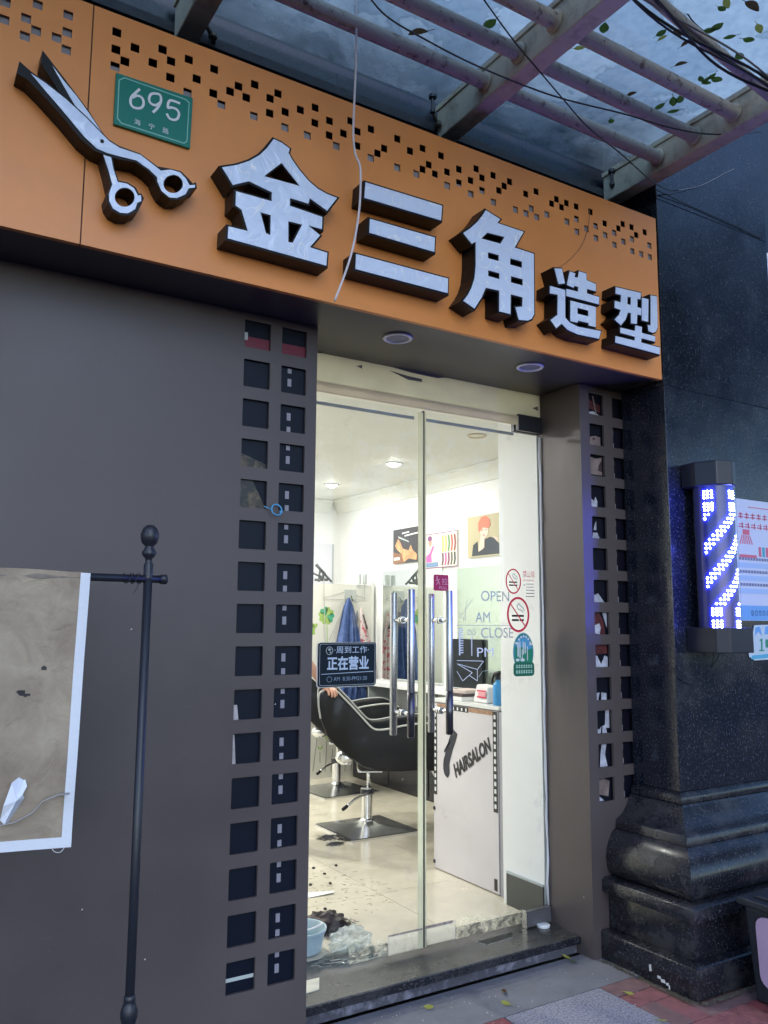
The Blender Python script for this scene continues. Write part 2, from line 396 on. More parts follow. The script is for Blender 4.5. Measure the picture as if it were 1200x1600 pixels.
# basket-weave bricks
BRK = [mat('red_brick_a', (0.23, 0.085, 0.085), 0.8, var=.2, scale=25, bump=.35, bscale=140),
       mat('red_brick_b', (0.17, 0.095, 0.09), 0.8, var=.22, scale=20, bump=.35, bscale=140),
       mat('red_brick_c', (0.20, 0.045, 0.05), 0.8, var=.2, scale=25, bump=.35, bscale=140)]
bm_ = []
for k in range(3):
    for lay in (0, 1):
        bb = B().box(-.098, .098, -.048, .048, -.03, 0) if lay == 0 else B().box(-.048, .048, -.098, .098, -.03, 0)
        o = bb.build('brick', BRK[k], paving, bevel=.004); bm_.append(o.data); bpy.data.objects.remove(o)
def brick_block(x, y, par):
    for q in (0, 1):
        k = RNG.choice((0, 0, 1, 1, 2)); me = bm_[k * 2 + par]
        o = bpy.data.objects.new('brick', me); COL.objects.link(o); o.parent = paving
        o.location = (x + .1, y - .05 - .1 * q, -.002 + RNG.uniform(-.003, .003)) if par == 0 else (x + .05 + .1 * q, y - .1, -.002 + RNG.uniform(-.003, .003))
        o.rotation_euler = (0, 0, RNG.uniform(-.012, .012))
for ix in range(8):
    for iy in range(6):
        x, y = 2.717 + .2 * ix, -.212 - .2 * iy
        if x > 2.9 and y > -.5 and x < 4.05: continue
        brick_block(x, y, (ix + iy) % 2)
for iy in range(6): brick_block(2.0, -.212 - .2 * iy, iy % 2)
# narrow strip of bricks squeezed between the paving and the column foot
for x, y in ((2.93, -.47), (3.13, -.57), (3.33, -.57)): pass

# entrance step
step = B().box(1.1, 2.9, .105, .33, 0.0, .045).build('entrance_step', mat('step_riser_stone', (0.07, 0.07, 0.09), .8, col2=(.24, .24, .30), lo=.5, hi=.7, scale=18, bump=.4, bscale=70)); tag(step, kind='structure')
B().box(1.1, 2.904, .083, .46, .045, .08).build('sill_slab', SILL, step, bevel=.004)
B().box(1.1, 2.9035, .079, .0828, .047, .0765).build('sill_nose', GRANBASE, step)
# interior floor
flo = B().box(.6, 4.3, .46, 5.0, .0, .074).build('shop_floor', GROUT); tag(flo, kind='structure')
TL = .6
tm = B().box(-TL / 2 + .0015, TL / 2 - .0015, -TL / 2 + .0015, TL / 2 - .0015, 0, .006).build('floor_tile', TILE, flo)
tmesh = tm.data; bpy.data.objects.remove(tm)
for i in range(6):
    for j in range(8):
        x, y = .92 + TL * i, .462 + TL / 2 + TL * j
        if y > 5: continue
        o = bpy.data.objects.new('floor_tile', tmesh); COL.objects.link(o); o.parent = flo; o.location = (x, y, .074)

# building mass above and behind, opposite pavement side
BLD = granite('dark_building_cladding', (0.010, 0.013, 0.02), (0.04, 0.045, 0.055), 0.3, 0.2)
bld = thing('building', 'dark stone clad building facade above the orange salon sign', 'building', (0, 0, 0))
B().box(-6, 3.2, 0.0, .28, 2.86, 9.0).build('wall', BLD, bld)
B().box(-6, 12, .28, 12, 2.98, 9.0).build('upper_floors', BLD, bld)
B().box(3.2, 12, .03, .28, 0.0, 9.0).build('side_wall', BLD, bld)
B().box(-6, 3.2, -.03, -.002, 3.70, 3.74).build('ledge', mat('grimy_ledge', (.05, .05, .055), .8, var=.3, scale=20), bld)

# ================================================================ salon shell
def perforated(b, x0, x1, z0, z1, holes, Y, th):
    return b.poly([[(x0, z0), (x1, z0), (x1, z1), (x0, z1)]], holes, YF(Y), 0, th)
rowz = [2.651 - .1547 * i for i in range(16)]
lw = thing('panel_wall', 'purple-grey panel wall left of the glass doors with two columns of square holes', 'wall', (0, 0, 0))
holes = []
for z in rowz:
    holes.append(rrect(1.147, 1.255, z - .107, z, .003, 1)); holes.append(rrect(1.303, 1.410, z - .107, z, .003, 1))
lb = perforated(B(), -2.4, 1.458, 0.0, 2.682, holes, 0.0, .012)
lb.build('perforated_panel', WALLM, lw)
B().box(1.446, 1.458, .0125, .3, 0, 2.682).build('door_jamb', WALLM, lw)
# film strip print behind the squares
B().box(-2.4, 1.4455, .0165, .0205, 0, 2.68).build('film_print', mat('dark_film_print', (0.005, 0.008, 0.018), .4, spec=.2), lw)
fm = B()
for i, z in enumerate(rowz):
    if i == 0: continue
    zz = z - (.004 if i % 2 else .028)
    fm.box(1.337, 1.353, .0142, .0160, zz - .018 if i % 2 else zz - .03, zz)
    fm.box(1.337, 1.353, .0142, .0160, z - (.075 if i % 2 else .105), z - (.045 if i % 2 else .083))
tag(fm.build('sprocket_mark', mat('aged_white_print', (.26, .25, .29), .5), lw), kind='stuff')
REDP = mat('crimson_print', (0.16, 0.008, 0.03), .4)
B().box(1.14, 1.42, .0142, .0158, rowz[0] - .115, rowz[0] - .06).build('crimson_print', REDP, lw)
B().box(1.14, 1.165, .0130, .0140, rowz[0] - .075, rowz[0] - .045).build('grey_print', GREYCARD, lw)
HAIRP = mat('hair_photo_print', (0.02, 0.018, 0.016), .4, col2=(.16, .12, .07), lo=.45, hi=.7, scale=30)
for i, pl in ((3, [(1.14, -.05), (1.26, -.09), (1.26, -.112), (1.14, -.112)]), (4, [(1.14, -.0), (1.2, -.0), (1.262, -.112), (1.14, -.112)])):
    B().poly([[(x, rowz[i] + d) for x, d in pl]], [], YF(.0142), 0, .0016).build('hair_print', HAIRP, lw)
for i, pl in ((9, [(1.14, -.055), (1.165, -.055), (1.172, -.112), (1.14, -.112)]), (10, [(1.14, -.005), (1.158, -.005), (1.166, -.112), (1.14, -.112)])):
    B().poly([[(x, rowz[i] + d) for x, d in pl]], [], YF(.0142), 0, .0016).build('skin_print', mat('pale_photo_print', (.42, .38, .38), .5, var=.2, scale=20), lw)
B().box(1.14, 1.26, .0142, .0158, rowz[15] - .07, rowz[15] - .058).build('pale_print', GREYCARD, lw)

rw = thing('pier', 'narrow purple-grey pier right of the doors with photo squares', 'wall', (2.905, 0, 0))
holes = []
for i, z in enumerate(rowz[:13]):
    z -= .008
    holes.append(rrect(2.967, 3.067, z - .107, z, .003, 1))
    j = [RNG.uniform(-.006, .004) for _ in range(4)]
    holes.append([(3.130, z - .105), (3.226 + j[0], z - .107 + j[1] * .5), (3.226 + j[2], z - .05), (3.222 + j[3], z), (3.130, z)])
perforated(B(), 2.905, 3.246, 0, 2.682, holes, 0.0, .012).build('perforated_panel', WALLM, rw)
B().box(2.905, 2.917, .0125, .3, 0, 2.682).build('door_jamb', WALLM, rw)
B().box(2.92, 3.24, .022, .025, 0, 2.68).build('photo_print', mat('dark_photo_print', (.006, .007, .014), .4, spec=.2), rw)
fm = B()
for i, z in enumerate(rowz[:13]):
    if i == 0: continue
    fm.box(3.142, 3.152, .0190, .0215, z - .045, z - .02); fm.box(3.142, 3.155, .0190, .0215, z - .112, z - .085)
    if i > 1: fm.box(3.222, 3.238, .0190, .0215, z - .1, z - .03)
tag(fm.build('sprocket_mark', mat('aged_white_print', (.26, .25, .29), .5), rw), kind='stuff')
PH = [mat('photo_skin_tone', (.20, .15, .14), .45, var=.35, scale=22), mat('photo_dark_hair', (.05, .03, .035), .45, var=.4, scale=40),
      mat('photo_pale_tone', (.42, .43, .50), .45, var=.3, scale=26), mat('photo_red_hair', (.09, .018, .02), .45, var=.4, scale=40)]
FR = {0: [(1 + 2, [(0, .35), (1, .2), (1, .55), (0, .8)]), (2, [(.02, .12), (.5, .22), (.9, .06), (.9, .02), (.02, .02)]), (0, [(.42, .95), (.5, .95), (.75, .1), (.65, .1)])],
      1: [(0, [(.2, 0), (.95, 0), (.95, .45), (.6, .5), (.25, .42)]), (1, [(.4, .3), (.6, .3), (.55, .42), (.42, .4)])],
      2: [(0, [(0, .1), (1, .1), (1, .95), (.6, .85), (0, .95)]), (1, [(.7, .3), (1, .25), (1, .8), (.8, .6)])],
      3: [(2, [(.15, 0), (.6, 0), (.62, .3), (.5, .5), (.4, .3), (.15, .42)])],
      4: [(2, [(.3, .4), (.5, .4), (.5, .8), (.42, .7)]), (2, [(.2, 0), (.7, 0), (.55, .28), (.25, .28)])],
      6: [(2, [(.1, .0), (.9, 0), (.5, .4), (.1, .28)])],
      7: [(3, [(0, 0), (.9, 0), (.8, .6), (.5, 1), (.1, 1)]), (2, [(.2, .05), (.5, 0), (.6, .3), (.5, .5), (.2, .4)]), (2, [(.7, 1), (1, 1), (1, .3)])],
      8: [(3, [(0, .55), (1, .6), (1, 1), (0, 1)]), (2, [(0, 0), (1, 0), (1, .45), (.8, .5), (.55, .12), (.3, .5), (0, .5)])],
      9: [(2, [(.1, 0), (.3, 0), (.4, .32), (.15, .3)]), (2, [(.5, 0), (.85, 0), (.85, .28), (.5, .33)])],
      10: [(2, [(.7, .2), (1, .2), (1, 1), (.75, .95)]), (2, [(.05, 0), (.4, 0), (.45, .3), (.3, .15), (.05, .3)]), (2, [(.5, 0), (.8, 0), (.7, .35), (.5, .3)])],
      11: [(2, [(.3, 0), (.8, 0), (.65, .5), (.75, .95), (.45, .95), (.35, .5)]), (1, [(.1, .4), (.25, .4), (.25, .95), (.1, .95)])],
      12: [(0, [(.1, .3), (.8, .15), (.9, .8), (.5, .95), (.15, .9)]), (2, [(.0, 0), (.5, 0), (.1, .25)])]}
for i, L in FR.items():
    z1 = rowz[i] - .008; z0 = z1 - .107
    for q, (mi, P) in enumerate(L):
        B().poly([[(2.967 + .1 * u, z0 + .107 * v) for u, v in P]], [], YF(.0208 - .0012 * q), 0, .001).build('photo_fragment', PH[mi], rw)

# recess soffit
sof = thing('entrance_soffit', 'dark metal soffit under the orange sign above the doors', 'soffit', (2.1, 0, 2.684))
B().box(-2.4, 3.196, -.268, .30, 2.684, 2.70).build('soffit_panel', SOFFIT, sof)
# scabby wall crack / plaster bits at the soffit edge
for (lx, nm) in ((1.797, 'left'), (2.525, 'right')):
    dl = thing('downlight', 'unlit white-rimmed downlight in the soffit, the %s one of two' % nm, 'downlight', (lx, -.068, 2.684), 'downlights in the soffit over the doors')
    B().lathe([(.052, 0), (.062, 0), (.064, -.004), (.060, -.009), (.052, -.009), (.048, -.003), (.048, .0)], (lx, -.068, 2.684), 32, cap=False).build('trim_ring', WHITE, dl, smooth=True)
    B().lathe([(.0478, -.004), (.0478, -.0025)], (lx, -.068, 2.684), 28).build('frosted_lens', mat('lens_grey', (.20, .21, .27), .25), dl)

# transom and doors
tr = thing('transom', 'off-white painted glass transom above the doors with chipped edge', 'transom', (2.18, .3, 2.53))
zt = lambda x: 2.681
edge = [(1.46, 2.683)]
B().poly([[(1.458, 2.535), (2.905, 2.535), (2.905, 2.683), (1.458, 2.683)]], [], YF(.285), 0, .008).build('painted_panel', CAPAINT, tr)
B().box(1.5, 2.90, .272, .284, 2.505, 2.552).build('bottom_rail', translucent('stained_rail', (.82, .76, .64), .6), tr)
for P in ([(1.80, 2.655), (1.83, 2.648), (1.83, 2.664)], [(2.72 + .13, 2.61), (2.89, 2.60), (2.89, 2.625)], [(1.98, 2.664), (2.08, 2.636), (2.16, 2.638), (2.16, 2.652), (2.08, 2.654)], [(1.99, 2.683), (2.1, 2.673), (2.25, 2.671), (2.3, 2.683)]):
    B().poly([P], [], YF(.2825), 0, .002).build('paint_chip', mat('chip_grey', (.18, .18, .19), .7), tr)
B().tube(smoothpath([(1.455, .27, 2.62), (1.50, .275, 2.655), (1.56, .275, 2.672), (1.62, .277, 2.682)]), .0022, 6).build('loose_wire', CABLEK, tr)

def door(x0, x1, name_side, label, hx):
    d = thing('glass_door', label, 'door', ((x0 + x1) / 2, .3, .1), 'pair of frameless glass doors')
    gp = B().box(x0, x1, .295, .305, .098, 2.50).build('glass_pane', CLEAR, d)
    # pull bars outside and inside with their spacers
    for sgn, yy, z0, z1 in ((-1, .228, 1.005, 1.652), (1, .372, 1.0, 1.64)):
        bar = B().lathe([(.0001, 0), (.0150, 0), (.0168, .004), (.0168, z1 - z0 - .004), (.0150, z1 - z0), (.0001, z1 - z0)], (hx, yy, z0), 20).build('pull_bar', SATIN, d, smooth=True, autosmooth=radians(40))
        for zz in (1.105, 1.515):
            B().tube([(hx, yy, zz), (hx, .305 if sgn > 0 else .295, zz)], .009, 12).build('spacer', CHROME, bar, smooth=True)
            B().tube([(hx, .306 if sgn > 0 else .2945, zz), (hx, .312 if sgn > 0 else .288, zz)], .016, 16).build('rose', CHROME, bar, smooth=True, autosmooth=radians(40))
        if sgn < 0:   # peeled protective film lower down and a printed strip
            B().lathe([(.0171, 0), (.0171, .19)], (hx, yy, z0 + .004), 20).build('worn_film', mat('dark_worn_film', (.10, .10, .12), .3, .8), bar, smooth=True)
    return d
ld = door(1.462, 2.166, 'left', 'left glass door with a black opening-hours plate and steel pull bars', 2.063)
rd = door(2.179, 2.900, 'right', 'right glass door with no-smoking stickers and a magenta pull sticker', 2.272)
B().box(2.144, 2.169, .288, .294, .10, 2.49).build('edge_seal', SEAL, ld)
B().box(2.172, 2.1765, .287, .309, .10, 2.50).build('edge_gap', BLACK, ld)
B().box(2.179, 2.1875, .2915, .2945, .10, 2.49).build('edge_seal', SEAL, rd)
for d, a, b_ in ((ld, 1.52, 2.13), (rd, 2.20, 2.74)):
    B().box(a, b_, .3055, .312, 2.456, 2.470).build('top_reflection', mat('grey_reflection_strip', (.34, .36, .36), .5), d)  # grey strip stands in for a reflection along the glass top
# hinge patches
B().box(2.745, 2.902, .270, .294, 2.478, 2.562).build('hinge_plate', DARKSTEEL, rd, bevel=.002)
B().box(2.745, 2.902, .306, .330, 2.478, 2.562).build('hinge_plate', DARKSTEEL, rd, bevel=.002)
B().box(2.745, 2.902, .270, .294, .086, .158).build('floor_hinge', GREYPATCH, rd, bevel=.002)
B().box(2.742, 2.902, .266, .272, .155, .159).build('hinge_edge', CHROME, rd)
B().box(2.742, 2.746, .266, .296, .082, .160).build('hinge_edge', CHROME, rd)
B().box(1.458, 1.524, .270, .294, 2.49, 2.575).build('hinge_plate', mat('lilac_metal', (.42, .38, .46), .35, .6), ld, bevel=.002)
# hazed lock plates at the meeting stiles
B().box(1.99, 2.165, .2885, .2945, .100, .178).build('lock_plate', HAZED, ld, bevel=.001)
B().box(2.181, 2.345, .2885, .2945, .105, .182).build('lock_plate', HAZED, rd, bevel=.001)
B().box(2.181, 2.33, .2875, .2885, .175, .187).build('tape_strip', mat('grimy_tape', (.30, .25, .22), .7, var=.5, scale=40), rd)
B().box(1.99, 2.165, .2865, .2885, .176, .183).build('tape_strip', mat('grimy_tape', (.30, .25, .22), .7, var=.5, scale=40), ld)
B().box(1.478, 1.505, .278, .293, .10, .19).build('corner_plate', mat('pale_plate', (.42, .42, .5), .4, .3), ld)
# peeling clear film at the foot of each pane
FILM = glassmat('peeling_film', (.96, .97, .96), .8, .55, (.86, .86, .80), 26, .40, .75, translucent=True)
for d, a, b_, zt_ in ((ld, 1.80, 1.985, .155), (rd, 2.35, 2.74, .175)):
    P = [(a, .101), (b_, .101)] + [(b_ - (b_ - a) * i / 9, zt_ + RNG.uniform(-.018, .018)) for i in range(10)]
    B().poly([P], [], YF(.2925), 0, .001).build('peeling_film', FILM, d)
# silicone line down the right jamb
sil = [(2.897 + RNG.uniform(-.003, .003), .286 + RNG.uniform(-.002, .002), .16 + .1 * i) for i in range(24)]
B().tube(sil, [.005 + RNG.uniform(-.001, .002) for _ in sil], 6).build('silicone_bead', mat('silicone', (.6, .62, .66), .4), rd, smooth=True)

# ---- decals on the right door
FY = YF(.2935)
def deco(name, m, outers, holes=(), d=0.0, parent=None, label=None, cat=None, group=None, fy=FY):
    o = B().poly(outers, list(holes), fy, d, d + .0006).build(name, m, parent)
    if label: o['label'] = label
    return o
DEC = mat('grey_vinyl', (.40, .44, .44), .5)
DECW = mat('white_vinyl', (.72, .75, .80), .5)
vin = thing('vinyl_lettering', 'faded grey vinyl lettering and comb and scissors drawings on the right glass door', 'lettering', (2.45, .2935, 1.4))
def T(b, name, m, parent): return b.build(name, m, parent, recalc=False)
p = at(751, 937, .2935); T(txt('OPEN', .070, FY, p.x, p.z - .005, 0, bold=0.0008, width=.175), 'letters', DEC, vin)
p = at(743, 970, .2935); T(txt('AM', .070, FY, p.x, p.z - .006, 0, bold=.0008, width=.088), 'letters', DEC, vin)
p = at(751, 995, .2935); T(txt('CLOSE', .070, FY, p.x, p.z - .005, 0, bold=.0008, width=.20), 'letters', DEC, vin)
p = at(744, 1025, .2935); T(txt('PM', .062, FY, p.x, p.z - .004, 0, bold=.0014, width=.10), 'letters', DECW, vin)
a = at(712, 977, .2935); b_ = at(800, 976, .2935)
deco('rule', DEC, [[(a.x, a.z - .001), (b_.x, a.z - .001), (b_.x, a.z + .0015), (a.x, a.z + .0015)]], parent=vin)
# scissors with ring handles pointing down, comb and scissors drawing
p = at(737, 988, .2935)
for k in (-1, 1):
    deco('ring', DEC, [circ(p.x + k * .013, p.z, .011, .014)], [circ(p.x + k * .013, p.z, .008, .011)], parent=vin)
deco('blade', DECW, [[(p.x - .003, p.z - .018), (p.x + .003, p.z - .018), (p.x + .002, p.z - .11), (p.x - .002, p.z - .11)]], parent=vin)
p = at(717, 982, .2935)
comb = [[(p.x, p.z), (p.x + .008, p.z), (p.x + .008, p.z - .125), (p.x, p.z - .125)]]
deco('comb', DECW, comb, parent=vin)
for i in range(11):
    deco('comb_tooth', DECW, [[(p.x + .0082, p.z - .011 * i), (p.x + .026, p.z - .011 * i), (p.x + .026, p.z - .011 * i - .005), (p.x + .0082, p.z - .011 * i - .005)]], parent=vin)
c0 = at(729, 957, .2935)
def sp(pts, wd, m=DEC, par=vin, nm='scissor_line'): deco(nm, m, [stroke(pts, wd)], parent=par)
q = lambda x, y: (at(x, y, .2935).x, at(x, y, .2935).z)
sp([q(731, 934), q(727, 953)], .002); sp([q(738, 937), q(727, 953)], .0025)
sp([q(727, 953), q(728, 964)], .002); sp([q(727, 953), q(722, 960)], .002)
for x, y in ((726, 967), (720, 962)):
    P = q(x, y); deco('ring', DEC, [circ(P[0], P[1], .008, .010, 16)], [circ(P[0], P[1], .006, .008, 16)], parent=vin)
# paper-plane line drawing
for A_, B2 in (((714, 1032), (756, 1033)), ((756, 1033), (746, 1046)), ((746, 1046), (714, 1037)), ((714, 1037), (738, 1051)), ((738, 1051), (723, 1064)), ((723, 1064), (714, 1049)), ((733, 1055), (746, 1064)), ((746, 1046), (746, 1064))):
    sp([q(*A_), q(*B2)], .0028, DECW, vin, 'drawing_line')
sp([q(748, 1058), q(754, 1049), q(764, 1047), q(772, 1052)], .002, DEC, vin, 'drawing_line')

# no smoking stickers
def pbox(x0, x1, y0, y1): a = at((x0 + x1) / 2, y0, .2935); b = at((x0 + x1) / 2, y1, .2935); c = at(x0, (y0 + y1) / 2, .2935); d = at(x1, (y0 + y1) / 2, .2935); return (c.x + d.x) / 2, (a.z + b.z) / 2, (d.x - c.x) / 2, (a.z - b.z) / 2
def nosmoke(cx, cz, rx, rz, label, ringw, disc=None):
    t = thing('no_smoking_sticker', label, 'sticker', (cx, .2935, cz), 'no-smoking stickers on the right door')
    deco('red_ring', REDPRINT, [circ(cx, cz, rx, rz, 36)], [circ(cx, cz, rx - ringw, rz - ringw, 36)], -.0008, t)
    for a0, a1 in (((-.70, .62), (.64, -.70)),):
        P0 = (cx + a0[0] * rx, cz + a0[1] * rz); P1 = (cx + a1[0] * rx, cz + a1[1] * rz)
        deco('slash', REDPRINT, [stroke([P0, P1], ringw * .55)], d=-.0014, parent=t)
    for dz, seg in ((-.02, ((-.55, .5),)), (-.26, ((-.55, .05), (.12, .5)))):
        for s0, s1 in seg:
            deco('cigarette', PRINTK, [[(cx + s0 * rx, cz + (dz - .11) * rz), (cx + s1 * rx, cz + (dz - .11) * rz), (cx + s1 * rx, cz + dz * rz), (cx + s0 * rx, cz + dz * rz)]], parent=t)
    sm = [(.45, .12), (.25, .25), (.02, .30), (-.08, .50), (.10, .62), (.20, .50), (.45, .38), (.55, .2)]
    deco('smoke', DEC, [stroke(smoothpath([(cx + x * rx, cz + z * rz) for x, z in sm], 3), rx * .07)], parent=t)
    return t
n1 = nosmoke(*pbox(790, 814, 888.5, 928), 'small round no-smoking sticker at the top, beside red lettering', .0072)
n2 = nosmoke(*pbox(792, 827, 932.5, 988), 'larger round no-smoking sticker just below the small one', .0115)
ban = thing('smoking_ban_notice', 'clear smoking ban notice with red heading right of the small sticker', 'sticker', (2.80, .2935, 1.72))
p = at(817, 899, .2935); T(txt('禁止吸', .036, FY, p.x, p.z - .006, 0, bold=.001, width=.078), 'heading', REDPRINT, ban)
p = at(817, 906, .2935); T(txt('NO SMOKING', .013, FY, p.x, p.z - .006, 0, width=.072), 'subheading', REDPRINT, ban)
for i, (dx, wd) in enumerate(((.022, .05), (.022, .05), (.02, .055), (.02, .055), (.018, .055))):
    z = p.z - .022 - .0155 * i
    deco('text_line', DEC if i < 2 else mat('grey_ink', (.2, .22, .26), .5), [[(p.x + dx, z), (p.x + dx + wd, z), (p.x + dx + wd, z + .004), (p.x + dx, z + .004)]], parent=ban)
deco('bullet', DEC, [circ(p.x + .008, p.z - .026, .004, .004, 10)], parent=ban)
# oval city health sticker
hs = thing('health_sticker', 'oval blue and green sticker with white towers, lowest on the right door', 'sticker', (2.83, .2935, 1.32))
cx, cz, _a, _b = pbox(796, 839, 989, 1050)
SKYB = mat('sticker_blue', (.09, .36, .62), .4); TEAL = mat('sticker_teal', (.04, .26, .30), .4); SGRN = mat('sticker_green', (.02, .25, .15), .4); SGR2 = mat('sticker_dark_green', (.01, .14, .09), .4)
rx, rz = .068, .098
deco('rim', mat('sticker_rim', (.55, .68, .68), .4), [circ(cx, cz, rx, rz, 40)], parent=hs)
deco('border', TEAL, [circ(cx, cz, rx - .004, rz - .004, 40)], d=-.0008, parent=hs)
deco('sky_field', SKYB, [circ(cx, cz, rx - .011, rz - .018, 36)], d=-.0016, parent=hs)
deco('hill_field', SGRN, [[(cx - .055, cz - .06), (cx + .055, cz - .06), (cx + .057, cz + .02), (cx + .03, cz + .012), (cx, cz + .028), (cx - .03, cz + .022), (cx - .055, cz + .03)]], d=-.0022, parent=hs)
for dx, z0, z1, wd in ((-.036, -.02, .045, .008), (-.024, -.028, .048, .007), (-.002, -.01, .048, .007), (.010, -.005, .044, .007), (.024, -.04, .025, .005), (-.010, -.03, .01, .004)):
    deco('tower', DECW, [[(cx + dx - wd / 2, cz + z0), (cx + dx + wd / 2, cz + z0), (cx + dx + wd / 2, cz + z1), (cx + dx, cz + z1 + .008), (cx + dx - wd / 2, cz + z1)]], d=-.003, parent=hs)
for dx, dz, a_, b2 in ((-.04, -.036, .012, .007), (-.008, -.036, .014, .008), (.046, .04, .011, .006), (.05, -.055, .011, .006), (-.045, .045, .010, .006)):
    deco('cloud', DECW, [circ(cx + dx, cz + dz, a_, b2, 14)], d=-.0034, parent=hs)
deco('base_scroll', SGR2, [rrect(cx - .068, cx + .066, cz - .115, cz - .048, .018)], d=-.004, parent=hs)
for j in range(2):
    for i in range(7):
        x = cx - .052 + i * .0155; z = cz - .074 - .026 * j
        deco('character', mat('sticker_pale', (.45, .66, .55), .5), [[(x, z), (x + .0115, z), (x + .0115, z + .004), (x, z + .004)], [(x, z + .008), (x + .0115, z + .008), (x + .0115, z + .012), (x, z + .012)], [(x + .004, z - .002), (x + .0075, z - .002), (x + .0075, z + .016), (x + .004, z + .016)]], d=-.0046, parent=hs)
for i in range(7):
    an = radians(145 - i * 18); x, z = cx + .060 * .86 * cos(an), cz + .088 * .90 * sin(an)
    deco('character', DECW, [[(x - .005, z - .005), (x + .005, z - .005), (x + .005, z + .005), (x - .005, z + .005)]], d=-.0046, parent=hs)
# pull sticker
pl = thing('pull_sticker', 'magenta rounded pull sticker above the right door handle', 'sticker', (2.27, .2935, 1.69))
a = at(677.5, 897.5, .2935); c_ = at(701, 923.5, .2935)
deco('plate', MAGENTA, [rrect(a.x, c_.x, c_.z, a.z, .008)], parent=pl)
PK = mat('pink_ink', (.75, .35, .45), .5)
T(txt('拉', .036, YF(.2925), a.x + .045, a.z - .045, 0, width=.034), 'character', PK, pl)
T(txt('PULL', .019, YF(.2925), a.x + .03, c_.z + .008, 0, width=.046), 'letters', PK, pl)
for P in (stroke([(a.x + .018, a.z - .016), (a.x + .028, a.z - .034)], .006), stroke([(a.x + .028, a.z - .032), (a.x + .016, a.z - .047)], .004), stroke([(a.x + .028, a.z - .032), (a.x + .036, a.z - .047)], .004), stroke([(a.x + .012, a.z - .028), (a.x + .034, a.z - .022)], .004), circ(a.x + .02, a.z - .011, .004, .004, 10)):
    deco('figure', PK, [P], d=-.001, parent=pl)
# opening hours plate on the left door
op = thing('opening_plate', 'black plate reading 正在营业 hung on the left glass door', 'sign', (1.77, .2935, 1.32))
ax, bx, bz, az = 1.633, 1.917, 1.232, 1.417
OY = YF(.286)
B().poly([rrect(ax, bx, bz, az, .012)], [], OY, 0, .006).build('plate', mat('blue_black_plate', (.006, .014, .024), .35, spec=.2), op)
B().poly([rrect(ax - .004, bx + .002, bz - .004, az + .001, .013)], [], YF(.2925), 0, .002).build('plate_edge', PAPER, op)
B().poly([rrect(ax + .005, bx - .005, bz + .005, az - .005, .010)], [rrect(ax + .0068, bx - .0068, bz + .0068, az - .0068, .009)], OY, -.0008, .0004).build('frame_line', DEC, op)
INK = mat('silver_blue_ink', (.50, .60, .72), .4)
T(txt('正在营业', .060, OY, ax + .040, bz + .075, -.0008, bold=.0016, width=.205), 'headline', INK, op)
T(txt('·周到工作·', .033, OY, ax + .073, bz + .142, -.0008, bold=.0006, width=.17), 'top_line', INK, op)
T(txt('AM  8:30-PM21:30', .024, OY, ax + .073, bz + .024, -.0008, bold=.0008, width=.165), 'hours', mat('dim_ink', (.22, .30, .38), .4), op)
B().poly([stroke([(ax + .014, bz + .053), (bx - .014, bz + .060)], .0022)], [], OY, -.0008, .0004).build('rule', INK, op)
B().poly([circ(ax + .052, bz + .151, .017, .0175)], [circ(ax + .052, bz + .151, .0145, .015)], OY, -.0008, .0004).build('emblem_ring', DEC, op)
B().poly([circ(ax + .052, bz + .156, .007, .005, 12), circ(ax + .057, bz + .144, .004, .004, 10)], [], OY, -.0008, .0004).build('emblem_mark', DEC, op)
B().poly([circ(ax + .053, bz + .031, .013, .012, 18)], [circ(ax + .053, bz + .031, .011, .010, 18)], OY, -.0008, .0004).build('emblem_ring', mat('dim_ink', (.22, .30, .38), .4), op)

# ================================================================ SIGN
sg = thing('shop_sign', 'long orange fascia sign pierced by small squares, over the shop front', 'sign', (1.5, -.27, 2.68))
SY = -.27
HL = [(9.6,4),(61.3,8),(8.3,31),(42.3,29),(57.6,48.3),(39.7,56.7),(108.7,24.4),(106.4,51),(89,59),(104.3,78)]
HR = [(181.3,49.9),(179.2,76.5),(209.3,74.1),(253.2,76.9),(193,94.9),(237.3,97.5),(266,94.9),(294.2,92.6),(334.1,107.7),(177.3,102.8),(264.8,120.6),(306.6,122.9),(291.7,144.1),(332.5,145.5),(345.3,163),(358.9,142.5),(372.6,134.6),(384.5,152.1),(398,132),(396.4,181.2),
(422.2,153.7),(434.5,146.2),(421.5,176.8),(446,174.9),(470,171.9),(493.3,168.4),(445,198.9),(492.6,192.2),(515.3,188.9),(480.3,211.5),(514.6,211.5),(537,208.7),(547.5,189.1),(559.4,205.5),(580.4,202),(525.5,228.1),(559.4,228.1),(621.4,217.1),(600.7,232.1),(589.9,239.5),(579.4,246.8),(641.3,236),(660.9,232),(620.7,261.7),(670.7,257.5),(660.9,264.7),(651.3,272),(680.3,272),
(689.7,243.4),(698.9,268.6),(717.6,264.7),(744.7,264),(698.9,290),(717.6,285.8),(735.7,282.1),(753.5,277.9),(771.1,274.1),(735.7,303),(753.7,297.7),(779.9,297.7),(788.1,290.7),(797.1,284),(771.3,315.9),(805.6,327.8),(821.9,303),(838.4,299.4),(830.3,326.1),(822.4,333.6),(838.7,339.3),(854.5,335.1),
(862.1,318.1),(869.8,311.3),(877.9,323.8),(885.4,317.2),(900.6,322.7),(923,331.1),(885.6,346.2),(900.8,342.1),(901,361.8),(916.2,357.2),(930.8,353.1),(945,348.9),(931.2,372),(945.7,367.4),(959.4,363.6),(966.6,356.8),(972.8,349.8),(987.1,355),(994.3,367.1),(1007.1,362.7),(960,382.5),(974.1,377.5),(987.9,373.7),(988,392.4),(1002,397.1),(1014.8,383.6),(1015.2,401.5)]
